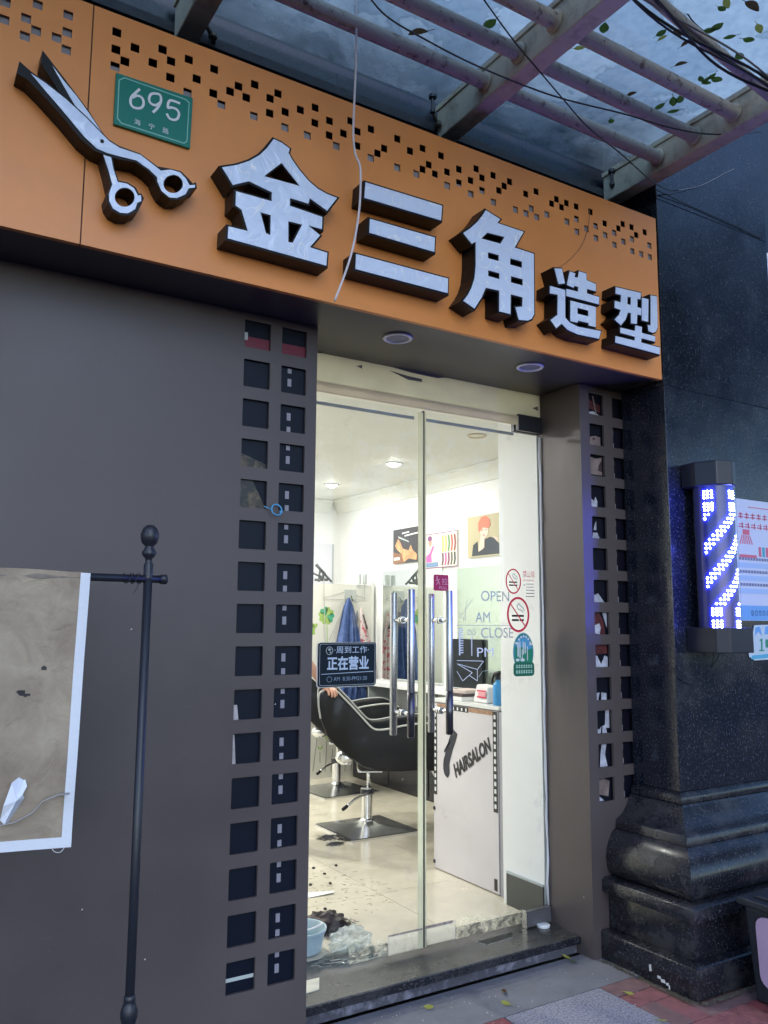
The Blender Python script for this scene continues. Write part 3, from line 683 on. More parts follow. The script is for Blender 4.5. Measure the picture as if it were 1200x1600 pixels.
def sqs(L):
    out = []
    for x, y in L:
        p = at(x, y, SY); gx = round((p.x - .0075) / .03065) * .03065 + .0075
        out.append([(gx - .0146, p.z - .0146), (gx + .0146, p.z - .0146), (gx + .0146, p.z + .0146), (gx - .0146, p.z + .0146)])
    return out
# the pattern goes on to the left, out of the picture
extra = []
for k in range(26):
    gx = round((-.2 - .09 * k) / .03065) * .03065; zz = 3.42 - .0307 * RNG.randrange(5)
    extra.append([(gx - .0146, zz - .0146), (gx + .0146, zz - .0146), (gx + .0146, zz + .0146), (gx - .0146, zz + .0146)])
SB, ST = 2.676, 3.502
ZL = lambda x: SB + .004
perforated(B(), -2.4, .480, SB, ST, sqs(HL) + extra, SY, .004).build('fascia_panel', ORANGE, sg)
perforated(B(), .4845, 3.186, SB, ST, sqs(HR), SY, .004).build('fascia_panel', ORANGE, sg)
B().box(-2.4, 3.186, SY + .0045, SY + .02, SB, SB + .012).build('bottom_return', ORANGE, sg)
B().box(-2.4, 3.186, -.266, -.004, 3.49, 3.502).build('top_cover', DARKVOID, sg)
B().box(.4805, .484, SY + .001, SY + .02, SB, ST).build('panel_joint', mat('rust_joint', (.09, .03, .015), .8), sg)
B().poly([[(.49, 2.70), (3.17, 2.70), (3.17, 3.362), (2.6, 3.362), (2.2, 3.340), (1.9, 3.322), (.49, 3.318)]], [], YF(SY + .010), 0, .003).build('backing_sheet', HOLEBACK, sg)
B().box(-2.4, .47, SY + .012, SY + .015, 2.70, 3.47).build('backing_sheet', HOLEBACK, sg)
B().box(-2.4, 3.186, -.03, -.004, 2.71, 3.485).build('back_frame', DARKVOID, sg)
B().box(3.174, 3.188, SY + .005, -.004, SB + .002, 3.488).build('end_return', mat('dark_edge', (.05, .03, .025), .6), sg)

def lettering(name, label, cat, comps, ox, oy, sc, depth=.085, grow=.0075, group=None):
    """comps: (outline, holes) in crop pixels; front faces lie on the plane SY - depth"""
    Y = SY - depth
    def cv(P): return [(lambda p: (p.x, p.z))(at(ox + x / sc, oy + y / sc, Y)) for x, y in P]
    c0 = cv([comps[0][0][0]])[0]
    t = thing(name, label, cat, (c0[0], SY, c0[1]), group)
    for k, (o, hs_) in enumerate(comps):
        P = cv(o); H_ = [cv(h) for h in hs_]
        B().poly([offset(P, grow)], [offset(h, -grow * .7) for h in H_], YF(Y), .003 + k * .0007, depth).build('letter_body', BLACK, t)
        B().poly([P], H_, YF(Y), 0, .0026).build('white_face', FACE, t)
    return t
LG = 'white raised characters on the orange sign'
lettering('sign_character', 'largest white character 金 on the sign, first from the left', 'letter', [
    ([(365,192),(400,208),(436,235),(431,254),(448,285),(478,328),(520,378),(560,413),(600,436),(648,455),(603,512),(562,482),(526,455),(520,480),(437,455),(437,490),(582,540),(580,594),(518,577),(572,622),(526,675),(604,700),(600,757),(160,635),(163,582),(250,603),(222,508),(195,488),(197,425),(356,470),(357,430),(255,380),(183,397),(135,318),(200,308),(255,290),(300,265),(335,232)],
     [[(400,298),(482,402),(322,358)],[(305,518),(352,532),(350,622),(330,612)],[(430,558),(492,574),(450,655),(430,652)]])], 300, 150, 2.857, group=LG)
lettering('sign_character', 'white character 三 made of three bars, second on the sign', 'letter', [
    ([(775,385),(1117,490),(1112,555),(770,454)],[]), ([(795,548),(1085,632),(1082,696),(792,610)],[]), ([(733,705),(1143,815),(1142,880),(730,772)],[])], 300, 150, 2.857, group=LG)
lettering('sign_character', 'white character 角 in the middle of the sign', 'letter', [
    ([(475,290),(610,375),(583,410),(830,493),(745,640),(925,700),(928,1265),(905,1308),(870,1325),(785,1318),(755,1200),(818,1195),(820,1107),(708,1078),(706,1265),(602,1238),(602,1045),(475,1016),(440,1100),(370,1212),(265,1140),(310,1080),(345,1010),(370,930),(382,800),(382,585),(345,605),(262,505),(330,460),(400,395),(440,345)],
     [[(490,500),(652,542),(612,605),(432,555)],[(495,683),(597,712),(597,770),(495,740)],[(703,740),(815,772),(815,832),(703,800)],[(497,853),(603,882),(603,938),(497,907)],[(710,907),(822,938),(822,998),(710,967)]])], 680, 280, 6.0, group=LG)
lettering('sign_character', 'smaller white character 造, fourth on the sign', 'letter', [
    ([(200,105),(262,108),(288,232),(235,240)],[]),
    ([(162,255),(290,290),(290,525),(330,568),(400,603),(595,640),(578,705),(400,668),(310,628),(260,575),(215,615),(165,545),(225,500),(228,330),(160,318)],[]),
    ([(330,130),(378,150),(368,178),(398,186),(410,130),(470,150),(472,205),(552,240),(552,300),(475,280),(475,318),(580,350),(578,412),(300,340),(302,280),(400,305),(405,265),(370,252),(362,272),(305,245)],[]),
    ([(335,380),(552,435),(550,605),(490,592),(490,572),(400,550),(395,568),(335,555)],[[(395,440),(488,465),(488,515),(395,492)]])], 830, 400, 5.4545, depth=.08, grow=.006, group=LG)
lettering('sign_character', 'smaller white character 型 at the right end of the sign', 'letter', [
    ([(722,265),(935,315),(932,370),(905,363),(905,437),(940,447),(938,505),(905,498),(900,578),(852,574),(852,487),(825,480),(805,540),(765,590),(712,540),(750,500),(765,460),(712,440),(714,382),(765,395),(768,332),(720,320)],[[(822,345),(852,352),(850,418),(820,410)]]),
    ([(945,355),(1000,370),(998,560),(945,548)],[]), ([(1020,335),(1072,345),(1078,610),(1062,645),(1040,655),(1002,640),(995,588),(1020,592)],[]),
    ([(762,610),(885,640),(890,592),(945,605),(943,655),(1058,685),(1055,730),(940,700),(938,737),(1098,780),(1095,838),(717,737),(720,682),(885,722),(885,688),(762,655)],[])], 830, 400, 5.4545, depth=.08, grow=.006, group=LG)
# scissors emblem
sc = thing('scissors_emblem', 'large raised black and white scissors emblem at the left of the sign', 'sign', (.45, SY, 3.2))
def cv1(P, Y): return [(lambda p: (p.x, p.z))(at(x / 3, y / 3, Y)) for x, y in P]
YS = SY - .075
b1 = [(92,284),(150,335),(225,385),(315,458),(412,548),(512,652),(560,682),(660,718),(740,778),(800,788),(850,800),(885,835),(905,858),(920,852),(925,880),(902,888),(885,915),(845,935),(800,935),(760,905),(735,860),(725,830),(690,795),(635,758),(560,745),(500,728),(445,705),(380,650),(290,540),(190,430),(130,370),(80,340)]
w1 = [(145,343),(215,390),(310,465),(405,552),(510,660),(560,692),(660,726),(735,785),(755,800),(800,795),(845,808),(872,838),(888,868),(914,866),(914,878),(885,882),(870,910),(830,928),(795,925),(758,895),(738,850),(737,830),(700,795),(640,752),(560,732),(500,716),(455,696),(395,640),(300,525),(205,415)]
b2 = [(203,225),(232,262),(300,350),(360,430),(420,510),(470,590),(512,650),(470,660),(415,600),(350,520),(300,450),(240,355),(195,285)]
w2 = [(248,298),(300,368),(360,440),(415,515),(465,590),(500,640),(455,610),(400,558),(345,470),(300,392)]
b3 = [(478,700),(528,718),(540,790),(558,842),(600,850),(640,875),(655,905),(664,900),(678,925),(668,950),(650,985),(610,1006),(570,1006),(530,985),(508,950),(502,915),(520,870),(505,800)]
w3 = [(486,722),(520,725),(533,790),(553,850),(595,858),(630,880),(648,915),(662,912),(664,940),(645,948),(635,978),(600,998),(565,995),(532,975),(514,940),(512,905),(528,862),(512,800)]
h1 = circ(812, 862, 43, 40, 20); h3 = circ(586, 922, 44, 42, 20)
B().poly([cv1(b2, YS)], [], YF(YS), .012, .075).build('rear_blade_body', BLACK, sc)
B().poly([cv1(w2, YS)], [], YF(YS), .0095, .0118).build('rear_blade_face', FACE, sc)
B().poly([cv1(b3, YS)], [cv1(h3, YS)], YF(YS), .0065, .075).build('finger_ring_body', BLACK, sc)
B().poly([cv1(w3, YS)], [cv1(circ(586, 922, 47, 45, 20), YS)], YF(YS), .0035, .0062).build('finger_ring_face', FACE, sc)
B().poly([cv1(b1, YS)], [cv1(h1, YS)], YF(YS), .003, .075).build('front_blade_body', BLACK, sc)
B().poly([cv1(w1, YS)], [cv1(circ(812, 862, 46, 43, 20), YS)], YF(YS), 0, .0026).build('front_blade_face', FACE, sc)
p = cv1([(478, 663)], YS)[0]
B().lathe([(.006, -.003), (.006, 0)], (p[0], YS, p[1]), 12, 'y').build('pivot', BLACK, sc)

# house number plate
hp = thing('house_number_plate', 'green enamel plate reading 695 and 海宁路 on the orange sign', 'sign', (.68, SY, 3.2))
def cq(x, y, Y): p = at(170 + x / 8.571, 100 + y / 8.571, Y); return (p.x, p.z)
PY = SY - .012
B().poly([[cq(100,112,PY), cq(1128,455,PY), cq(1090,1130,PY), cq(65,800,PY)]], [], YF(PY), 0, .010).build('plate', GREEN, hp, bevel=.0015)
ln = [(205,178),(1030,468),(1082,515),(1052,1035),(1010,1070),(165,800),(108,728),(132,212)]
li = [(210,192),(1022,480),(1070,522),(1040,1028),(1006,1055),(172,786),(122,722),(146,220)]
B().poly([[cq(*q_, PY) for q_ in ln]], [[cq(*q_, PY) for q_ in li]], YF(PY), -.0008, 0).build('border_line', PALEGREEN, hp)
def digit(pts, wd, closed=False):
    P = [Vector(cq(*a_, PY)) for a_ in pts]; return stroke(smoothpath(P, 4), wd)
NW = .0085
for nm, S1 in (('digit', [(412,338),(350,395),(300,450),(290,520),(315,572),(370,595),(430,590),(462,545),(455,480),(420,440),(365,430),(320,455)]),
               ('digit', [(592,648),(650,590),(690,520),(698,460),(680,415),(630,400),(570,405),(540,450),(545,510),(590,550),(640,552),(680,525)]),
               ('digit', [(950,528),(818,490),(790,585),(840,585),(905,610),(938,665),(920,730),(870,752),(810,730),(775,672)])):
    P = [Vector(cq(*a_, PY)) for a_ in S1]
    path = smoothpath(P, 5) if nm else P
    b = B()
    for i in range(len(path) - 1):     # overlapping round-ended links, each a hair behind the last
        q0, q1 = path[i], path[i + 1]
        b.poly([stroke([q0 - (q1 - q0).normalized() * .0012, q1 + (q1 - q0).normalized() * .0012], NW)], [], YF(PY), -.0010 - .00003 * i)
    b.build(nm, WHITE, hp)
a = cq(335, 790, PY)
bt = txt('海宁路', .0285, YF(PY), 0, 0, -.0012, bold=.0006, width=None)
c1, c3 = cq(335, 800, PY), cq(715, 915, PY)
for k, ch in enumerate('海宁路'):
    f = k / 2; T(txt(ch, .022, YF(PY), c1[0] + (c3[0] - c1[0]) * f, c1[1] + (c3[1] - c1[1]) * f + .0005, -.0012, bold=.0006), 'character', WHITE, hp)

# dangling white cable
cb = smoothpath([at(557, -60, -.40), at(557, 0, -.40), at(556, 100, -.40), at(552, 200, -.40), at(555, 240, -.40), at(563, 265, -.40), at(561, 330, -.40), at(548, 400, -.40), at(523, 470, -.40)], 6)
tag(B().tube(cb, .0042, 8).build('hanging_cable', CABLEW, smooth=True), 'loose white cable dangling down in front of the character 三', 'cable')
cw = smoothpath([at(921, 325, -.276), at(920, 350, -.276), at(908, 385, -.276), at(885, 410, -.276), at(862, 423, -.276)], 6)
tag(B().tube(cw, .0012, 6).build('thin_wire', mat('copper_wire', (.25, .10, .05), .5), smooth=True), 'thin brown wire curving across the sign above 造', 'wire')

# ================================================================ CANOPY
cn = thing('glass_canopy', 'dirty glass canopy on rusty steel beams above the sign', 'canopy', (2, -.8, 3.7))
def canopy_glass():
    m = bpy.data.materials.new('dusty_shaded_canopy_glass'); m.use_nodes = True; n = m.node_tree; n.nodes.clear()
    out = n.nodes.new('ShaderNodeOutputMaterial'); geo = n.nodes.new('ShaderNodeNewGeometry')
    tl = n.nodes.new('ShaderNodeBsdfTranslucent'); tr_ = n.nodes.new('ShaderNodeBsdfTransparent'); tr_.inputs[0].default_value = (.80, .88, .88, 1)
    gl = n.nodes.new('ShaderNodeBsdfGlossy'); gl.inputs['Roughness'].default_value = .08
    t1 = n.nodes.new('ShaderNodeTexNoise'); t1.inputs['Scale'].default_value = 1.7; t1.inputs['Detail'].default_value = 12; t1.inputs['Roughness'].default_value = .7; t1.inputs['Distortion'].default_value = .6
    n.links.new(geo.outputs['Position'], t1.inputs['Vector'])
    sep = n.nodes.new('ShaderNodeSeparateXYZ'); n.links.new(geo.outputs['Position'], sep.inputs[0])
    my = n.nodes.new('ShaderNodeMapRange'); my.inputs['From Min'].default_value = -.12; my.inputs['From Max'].default_value = -.75; my.inputs['To Min'].default_value = .10; my.inputs['To Max'].default_value = 1.0  # shade near the wall painted in by thinning the pale grime
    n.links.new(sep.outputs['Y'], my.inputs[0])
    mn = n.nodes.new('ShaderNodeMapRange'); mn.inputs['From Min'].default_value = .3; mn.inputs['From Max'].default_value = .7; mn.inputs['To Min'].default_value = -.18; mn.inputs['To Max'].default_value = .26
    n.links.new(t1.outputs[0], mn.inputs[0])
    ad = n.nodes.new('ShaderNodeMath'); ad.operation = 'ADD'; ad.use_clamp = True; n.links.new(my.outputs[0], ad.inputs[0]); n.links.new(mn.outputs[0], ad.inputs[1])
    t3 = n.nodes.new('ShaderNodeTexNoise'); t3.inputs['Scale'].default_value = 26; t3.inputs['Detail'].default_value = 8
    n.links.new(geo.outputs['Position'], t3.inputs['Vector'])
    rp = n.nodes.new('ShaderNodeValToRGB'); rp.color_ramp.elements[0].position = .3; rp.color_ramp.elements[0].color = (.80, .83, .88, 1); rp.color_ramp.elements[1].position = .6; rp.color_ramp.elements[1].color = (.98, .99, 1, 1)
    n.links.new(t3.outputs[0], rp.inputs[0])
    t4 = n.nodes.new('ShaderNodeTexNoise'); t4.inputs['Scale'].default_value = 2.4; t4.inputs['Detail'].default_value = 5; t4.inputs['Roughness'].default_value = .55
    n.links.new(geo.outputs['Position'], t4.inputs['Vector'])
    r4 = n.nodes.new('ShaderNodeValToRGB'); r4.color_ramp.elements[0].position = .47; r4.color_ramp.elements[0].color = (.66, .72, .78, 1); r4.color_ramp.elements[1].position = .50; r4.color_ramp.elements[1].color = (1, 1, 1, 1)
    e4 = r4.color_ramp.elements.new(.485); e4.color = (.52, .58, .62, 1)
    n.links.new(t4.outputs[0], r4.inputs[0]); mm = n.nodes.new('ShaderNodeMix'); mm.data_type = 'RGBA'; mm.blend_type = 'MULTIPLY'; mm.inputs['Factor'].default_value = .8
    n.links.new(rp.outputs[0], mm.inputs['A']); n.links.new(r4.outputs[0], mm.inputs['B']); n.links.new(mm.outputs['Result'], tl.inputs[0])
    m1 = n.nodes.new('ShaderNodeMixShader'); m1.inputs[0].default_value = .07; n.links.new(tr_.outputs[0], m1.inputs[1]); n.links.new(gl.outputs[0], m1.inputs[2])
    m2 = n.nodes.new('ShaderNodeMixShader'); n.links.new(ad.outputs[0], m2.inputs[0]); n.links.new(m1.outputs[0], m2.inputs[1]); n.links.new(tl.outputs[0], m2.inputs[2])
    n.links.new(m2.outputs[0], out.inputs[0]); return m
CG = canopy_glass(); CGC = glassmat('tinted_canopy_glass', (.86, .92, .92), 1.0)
ZG = 3.83
for x0, x1 in ((-1.4, .905), (.917, 2.10), (2.112, 3.155)):
    gp_ = B().box(x0, x1, -1.75, -.03, ZG, ZG + .010).build('glass_panel', CGC, cn)
    B().add([(x0, -1.75, ZG + .0115), (x1, -1.75, ZG + .0115), (x1, -.03, ZG + .0115), (x0, -.03, ZG + .0115)], [(0, 1, 2, 3)]).build('grime_shade_layer', CG, gp_, recalc=False)  # grime stains plus the painted shade toward the wall
def beam(xc, w0, w1, z0, z1, ya=-.03, yb=-1.8):
    bo = B().box(xc - w0 / 2, xc + w0 / 2, yb, ya, z0, z1)
    return bo.build('beam', STEEL, cn, bevel=.006)
for xc in (.86, 2.07, 3.125):
    b = beam(xc, .085, .085, 3.665, 3.80)
    B().box(xc - .05, xc + .05, -1.8, -.03, 3.8003, 3.822).build('beam_cap', STEEL, b)
for (y, r, nm) in ((-.385, .031, 0), (-.595, .031, 0), (-.80, .031, 0)):
    for xa, xb in ((-1.4, .815), (.905, 2.025), (2.115, 3.08)):
        N = 10; pts = [(xa + (xb - xa) * i / N, y, 3.735) for i in range(N + 1)]
        prl = B().tube(pts, r, 16).build('purlin', RUST, cn, smooth=True, autosmooth=radians(50))
        B().tube([(xa, y, 3.735), (xa + .012, y, 3.735)], r + .01, 16).build('weld_collar', STEEL, prl, smooth=True)
        B().tube([(xb - .012, y, 3.735), (xb, y, 3.735)], r + .01, 16).build('weld_collar', STEEL, prl, smooth=True)
# outer tube with a bundle of cables tied along it
pts = [(1.2, -1.25, 3.72), (2.3, -1.09, 3.70), (3.04, -.99, 3.70), (3.9, -.9, 3.71)]
B().tube(pts, .022, 14).build('tie_tube', RUST, cn, smooth=True)
cbn = thing('cable_bundle', 'bundle of black cables tied along the outer canopy tube', 'cable', (2.6, -1.05, 3.68))
for k in range(7):
    ph = RNG.uniform(0, 6); path = []
    for i in range(19):
        f = i / 18; x = 1.3 + 2.4 * f; y = -1.235 + .30 * f
        path.append((x, y + .030 * sin(ph + 9 * f * (1 + .1 * k)) - .01, 3.665 + .022 * cos(ph * 1.7 + 7 * f) - .012 * (k % 3)))
    B().tube(smoothpath(path, 2), .0055 if k % 2 else .0042, 6).build('cable', CABLEK if k % 3 else mat('grey_cable', (.25, .24, .25), .5), cbn, smooth=True)
# single wires sagging under the canopy
def wire(pp, r, label, m=CABLEK):
    tag(B().tube(smoothpath([at(*q_) for q_ in pp], 5), r, 6).build('overhead_wire', m, smooth=True), label, 'wire', 'wires slung under the canopy')
wire([(560, -30, -.76), (600, 22, -.76), (665, 62, -.76), (750, 105, -.76), (865, 150, -.76), (975, 178, -.76), (1050, 200, -.76), (1115, 210, -.74), (1190, 206, -.62)], .0032, 'long black wire sagging from the top edge across two canopy beams')
wire([(735, -30, -.78), (800, 60, -.78), (840, 108, -.76), (880, 155, -.72), (920, 200, -.66), (970, 240, -.55), (1015, 280, -.42), (1045, 297, -.30), (1060, 297, -.30)], .0030, 'black wire running steeply down to the granite column')
wire([(1060, 297, -.30), (1095, 290, -.276), (1130, 272, -.276), (1147, 264, -.276)], .0016, 'thin grey wire curving over the granite column face', mat('grey_cable', (.25, .24, .25), .5))
wire([(1022, 295, -.29), (1070, 318, -.276), (1120, 340, -.276), (1190, 372, -.276)], .0022, 'black wire lying along the joint of the column slabs')
wire([(1055, -20, -1.0), (1080, 30, -1.0), (1120, 65, -.95), (1160, 100, -.9), (1190, 122, -.88), (1230, 150, -.86)], .003, 'black wire slung beside the cable bundle')
wire([(1150, 150, -.8), (1170, 172, -.8), (1200, 174, -.8), (1240, 172, -.8)], .002, 'short thin wire hooked near the end of the right beam')
# glass clamps with elbow pipes
for px, py, lb_ in ((676, 165, 'small pipe elbow and clamp behind the middle beam'), (956, 280, 'small pipe elbow and clamp behind the right beam'), (318, 12, 'small pipe elbow and clamp beside the left beam')):
    c = at(px, py, -.10); c.z = min(c.z, 3.77)
    t = thing('glass_clamp', lb_, 'clamp', c, 'glass clamps under the canopy')
    B().lathe([(.0, .05), (.018, .05), (.018, .035), (.008, .034), (.008, -.02), (.013, -.022), (.013, -.035), (0, -.036)], c, 12).build('bolt', DARKSTEEL, t, smooth=True, autosmooth=radians(40))
    B().tube([c + Vector((0, 0, -.025)), c + Vector((.03, .02, -.045)), c + Vector((.055, .04, -.05)), c + Vector((.07, .075, -.05))], .009, 10).build('elbow_pipe', mat('brass_grime', (.16, .14, .11), .5, .4), t, smooth=True)
    B().lathe([(.014, -.0), (.018, .004), (.018, .018), (.014, .022)], c + Vector((.052, .036, -.062)), 10).build('pipe_nut', mat('brass_grime', (.16, .14, .11), .5, .4), t)
# leaves and debris on the canopy
LEAFM = [translucent('leaf_green', (.12, .20, .05), .5), translucent('leaf_yellow', (.50, .50, .12), .5), translucent('leaf_brown', (.16, .10, .05), .4)]
def leaf_mesh(ln_, wd, curl):
    b = B(); N = 6; L = []; R2 = []
    for i in range(N + 1):
        f = i / N; w2_ = wd * sin(pi * min(f * .93 + .03, 1)) ** .8 / 2; z = curl * (f - .5) ** 2 * 4
        L.append((f * ln_ - ln_ / 2, w2_, z + abs(w2_) * .35)); R2.append((f * ln_ - ln_ / 2, -w2_, z + abs(w2_) * .35))
    M = [(f[0], 0, curl * ((f[0] / ln_)) ** 2 * 4) for f in L]
    V = L + M + R2; F = []
    for i in range(N): F += [(i, i + 1, N + 2 + i, N + 1 + i), (N + 1 + i, N + 2 + i, 2 * N + 3 + i, 2 * N + 2 + i)]
    b.add(V, F); b.tube([(ln_ / 2, 0, curl), (ln_ / 2 + ln_ * .35, ln_ * .05, curl)], .0012, 4)
    return b
leafs = []
for k in range(6):
    o = leaf_mesh(.055 + .008 * (k % 3), .032 + .006 * (k % 2), .004 + .004 * (k % 3)).build('leaf', LEAFM[k % 3]); leafs.append(o.data); bpy.data.objects.remove(o)
LP = [(905, 73, 1), (1033, 50, 0), (1035, 57, 1), (1058, 48, 2), (1064, 97, 2), (1128, 12, 0), (1135, 3, 1), (1186, 42, 1), (1140, 56, 0), (1120, 40, 0), (1108, 46, 0), (1155, 86, 0), (1052, 172, 0), (1052, 157, 0), (1062, 154, 0), (1030, 165, 0), (1102, 125, 0), (1112, 118, 0), (1120, 122, 0), (1095, 122, 0), (955, 188, 0), (944, 42, 0), (1170, 60, 0), (986, 145, 2), (765, 35, 0), (653, 46, 2), (1175, 5, 2), (1073, 64, 2), (1105, 128, 0)]
for x, y, c in LP:
    r = _rt * ((x - 600) / FPX) + _up * (-(y - 800) / FPX) + _fw; p = CAM + r * ((ZG - .006 - CAM.z) / r.z)
    o = bpy.data.objects.new('leaf', leafs[c + 3 * RNG.randrange(2)]); COL.objects.link(o)
    o.location = p; o.rotation_euler = (pi + RNG.uniform(-.1, .1), RNG.uniform(-.1, .1), RNG.uniform(0, 6)); s_ = RNG.uniform(.7, 1.15); o.scale = (s_, s_, s_)
    tag(o, ('green leaf stuck to the dirty glass canopy', 'yellowing leaf stuck to the dirty glass canopy', 'dry brown leaf stuck to the dirty glass canopy')[c], 'leaf', 'fallen leaves on the glass canopy')

# ================================================================ GRANITE COLUMN
pc = thing('granite_column', 'tall black granite column with moulded base right of the shop', 'column', (3.64, .1, 0))
PX0, PX1, PYF = 3.2, 4.08, -.27
B().box(PX0 + .02, PX1 - .02, PYF + .02, .028, 0, 5.2).build('core', DARKVOID, pc)
zs = [.747, 2.652, 3.612, 5.2]
for i in range(3):
    za, zb = zs[i] + .0015, zs[i + 1] - .0015
    B().box(PX0 + .0015, PX1, PYF, PYF + .0198, za, zb).build('granite_slab', GRAN, pc, bevel=.0015)
    B().box(PX0, PX0 + .0198, PYF + .0015, -.001, za, zb).build('granite_slab', GRAN, pc, bevel=.0015)
    B().box(PX1 + .0002, PX1 + .02, PYF + .002, .028, za, zb).build('granite_slab', GRAN, pc, bevel=.0015)
prof = {'top_fillet': [(.0, .747), (.018, .735), (.022, .725), (.022, .700), (.0, .70)],
        'cove_moulding': [(.0, .6985), (.03, .6985), (.040, .685), (.055, .655), (.080, .625), (.108, .604), (.122, .600), (.132, .594), (.138, .556), (.0, .556)],
        'torus_moulding': [(.0, .5545), (.138, .5545), (.160, .540), (.182, .510), (.198, .470), (.204, .430), (.198, .392), (.185, .362), (.175, .352), (.0, .352)],
        'plinth_cap': [(.0, .3505), (.215, .3505), (.232, .342), (.235, .336), (.235, .288), (.215, .284), (.0, .284)],
        'plinth_block': [(.0, .2825), (.195, .2825), (.195, .125), (.0, .125)],
        'foot_slab': [(.0, .1235), (.238, .1235), (.249, .117), (.249, .0), (.0, .0)]}
for nm, P in prof.items():
    b = B(); V = []; n = len(P); y1 = -.001
    for (d, z) in P: V.append((PX0 - d, y1, z))
    for (d, z) in P: V.append((PX0 - d, PYF - d, z))
    for (d, z) in P: V.append((PX1 + d, PYF - d, z))
    for (d, z) in P: V.append((PX1 + d, y1, z))
    F = []
    for s_ in range(3):
        for i in range(n):
            j = (i + 1) % n; F.append((s_ * n + i, s_ * n + j, (s_ + 1) * n + j, (s_ + 1) * n + i))
    F.append(tuple(range(n))); F.append(tuple(reversed(range(3 * n, 4 * n))))
    b.add(V, F).build(nm, GRANBASE, pc, bevel=.0015, smooth=True, autosmooth=radians(28))
# dirt and paint flakes at the column foot
for (x, y, s_) in ((2.985, -.44, .03), (2.95, -.50, .02)): pass
flk = B()
for x, y, a_, b2 in ((1016, 1512, 5, 12), (1030, 1527, 8, 5), (1036, 1533, 10, 6), (1043, 1538, 6, 5), (1046, 1543, 3, 8)):
    c = atx(x, y, PX0 - .2495); flk.poly([[(c.y - a_ * .0012, c.z - b2 * .001), (c.y + a_ * .001, c.z - b2 * .0012), (c.y + a_ * .0013, c.z + b2 * .0008), (c.y - a_ * .0009, c.z + b2 * .0013)]], [], XF(PX0 - .2498), 0, .0006)
flk.build('paint_flake', mat('flake_white', (.6, .6, .6), .6), pc)

# barber lamp
bl = thing('barber_pole', 'lit blue barber pole lamp on the granite column', 'barber pole', (3.42, -.35, 1.38))
BX, BYC = 3.425, -.335
b = B(); hexp = [(3.292, -.272), (3.284, -.36), (3.32, -.45), (3.395, -.483), (3.458, -.455), (3.496, -.375), (3.49, -.272)]
def prism(P, z0, z1): return B().hexa if 0 else None
def prismz(b, P, z0, z1):
    n = len(P); V = [(x, y, z0) for x, y in P] + [(x, y, z1) for x, y in P]
    b.add(V, [tuple(reversed(range(n))), tuple(range(n, 2 * n))] + [(i, (i + 1) % n, (i + 1) % n + n, i + n) for i in range(n)]); return b
NAVY = mat('dark_navy_plastic', (.012, .014, .03), .35)
prismz(B(), hexp, 2.150, 2.268).build('top_cap', NAVY, bl, bevel=.006)
prismz(B(), [(3.288, -.272), (3.288, -.43), (3.33, -.478), (3.495, -.478), (3.495, -.272)], 1.375, 1.490).build('bottom_box', NAVY, bl, bevel=.004)
CORE = mat('blue_led_core', (.03, .035, .22), .35)
R_ = .088; BX, BYC = 3.390, -.375
B().lathe([(R_, 1.4905), (R_, 2.1495)], (BX, BYC, 0), 40).build('inner_core', CORE, bl, smooth=True, autosmooth=radians(50))
TUBEG = glassmat('acrylic_tube', (.92, .94, 1.0), 1.0)
B().lathe([(.100, 1.4908), (.100, 2.1492)], (BX, BYC, 0), 40, cap=False).build('acrylic_tube', TUBEG, bl, smooth=True)
LEDE = emis('led_blue_white', (.10, .12, 1.0), 180.0)
led = B(); PXM = .00312
def dot(col, y):
    th = radians(189) + col * radians(11.4); z = 2.122 - (y - 330) / 4 * PXM * .93
    c = Vector((BX + (R_ + .0012) * cos(th), BYC + (R_ + .0012) * sin(th), z))
    nrm = Vector((cos(th), sin(th), 0)); tt = Vector((-sin(th), cos(th), 0)); q_ = .0052
    V = [c + tt * (q_ * cos(a_)) + Vector((0, 0, q_ * sin(a_))) for a_ in [2 * pi * i / 8 for i in range(8)]]
    V2 = [c + nrm * .003 + tt * (q_ * .7 * cos(a_)) + Vector((0, 0, q_ * .7 * sin(a_))) for a_ in [2 * pi * i / 8 for i in range(8)]]
    led.add(V + V2, [tuple(range(8, 16))] + [(i, (i + 1) % 8, (i + 1) % 8 + 8, i + 8) for i in range(8)])
for y in (330, 350, 370, 410, 430, 450):
    for c in (0, 1, 2, 7, 8, 9): dot(c, y)
for y in (1083, 1102, 1121, 1162, 1181, 1200):
    for c in (1, 2, 3, 8, 9, 10): dot(c, y)
for r in range(22):
    for c in range(0, 11):
        if (r + c - 7) % 8 in (0, 1, 2): dot(c, 480 + 27.2 * r)
tag(led.build('led_dots', LEDE, bl), kind='stuff')
B().tube(smoothpath([(3.5, -.29, 1.375), (3.49, -.28, 1.34), (3.46, -.275, 1.30)], 4), .0025, 6).build('power_lead', CABLEK, bl, smooth=True)
tag(B().tube(smoothpath([at(1048, 1040, -.276), at(1060, 1058, -.276), at(1075, 1068, -.276), at(1090, 1070, -.276)], 4), .002, 6).build('loose_wire', CABLEK, smooth=True), 'thin black wire hanging on the column below the barber pole', 'wire')

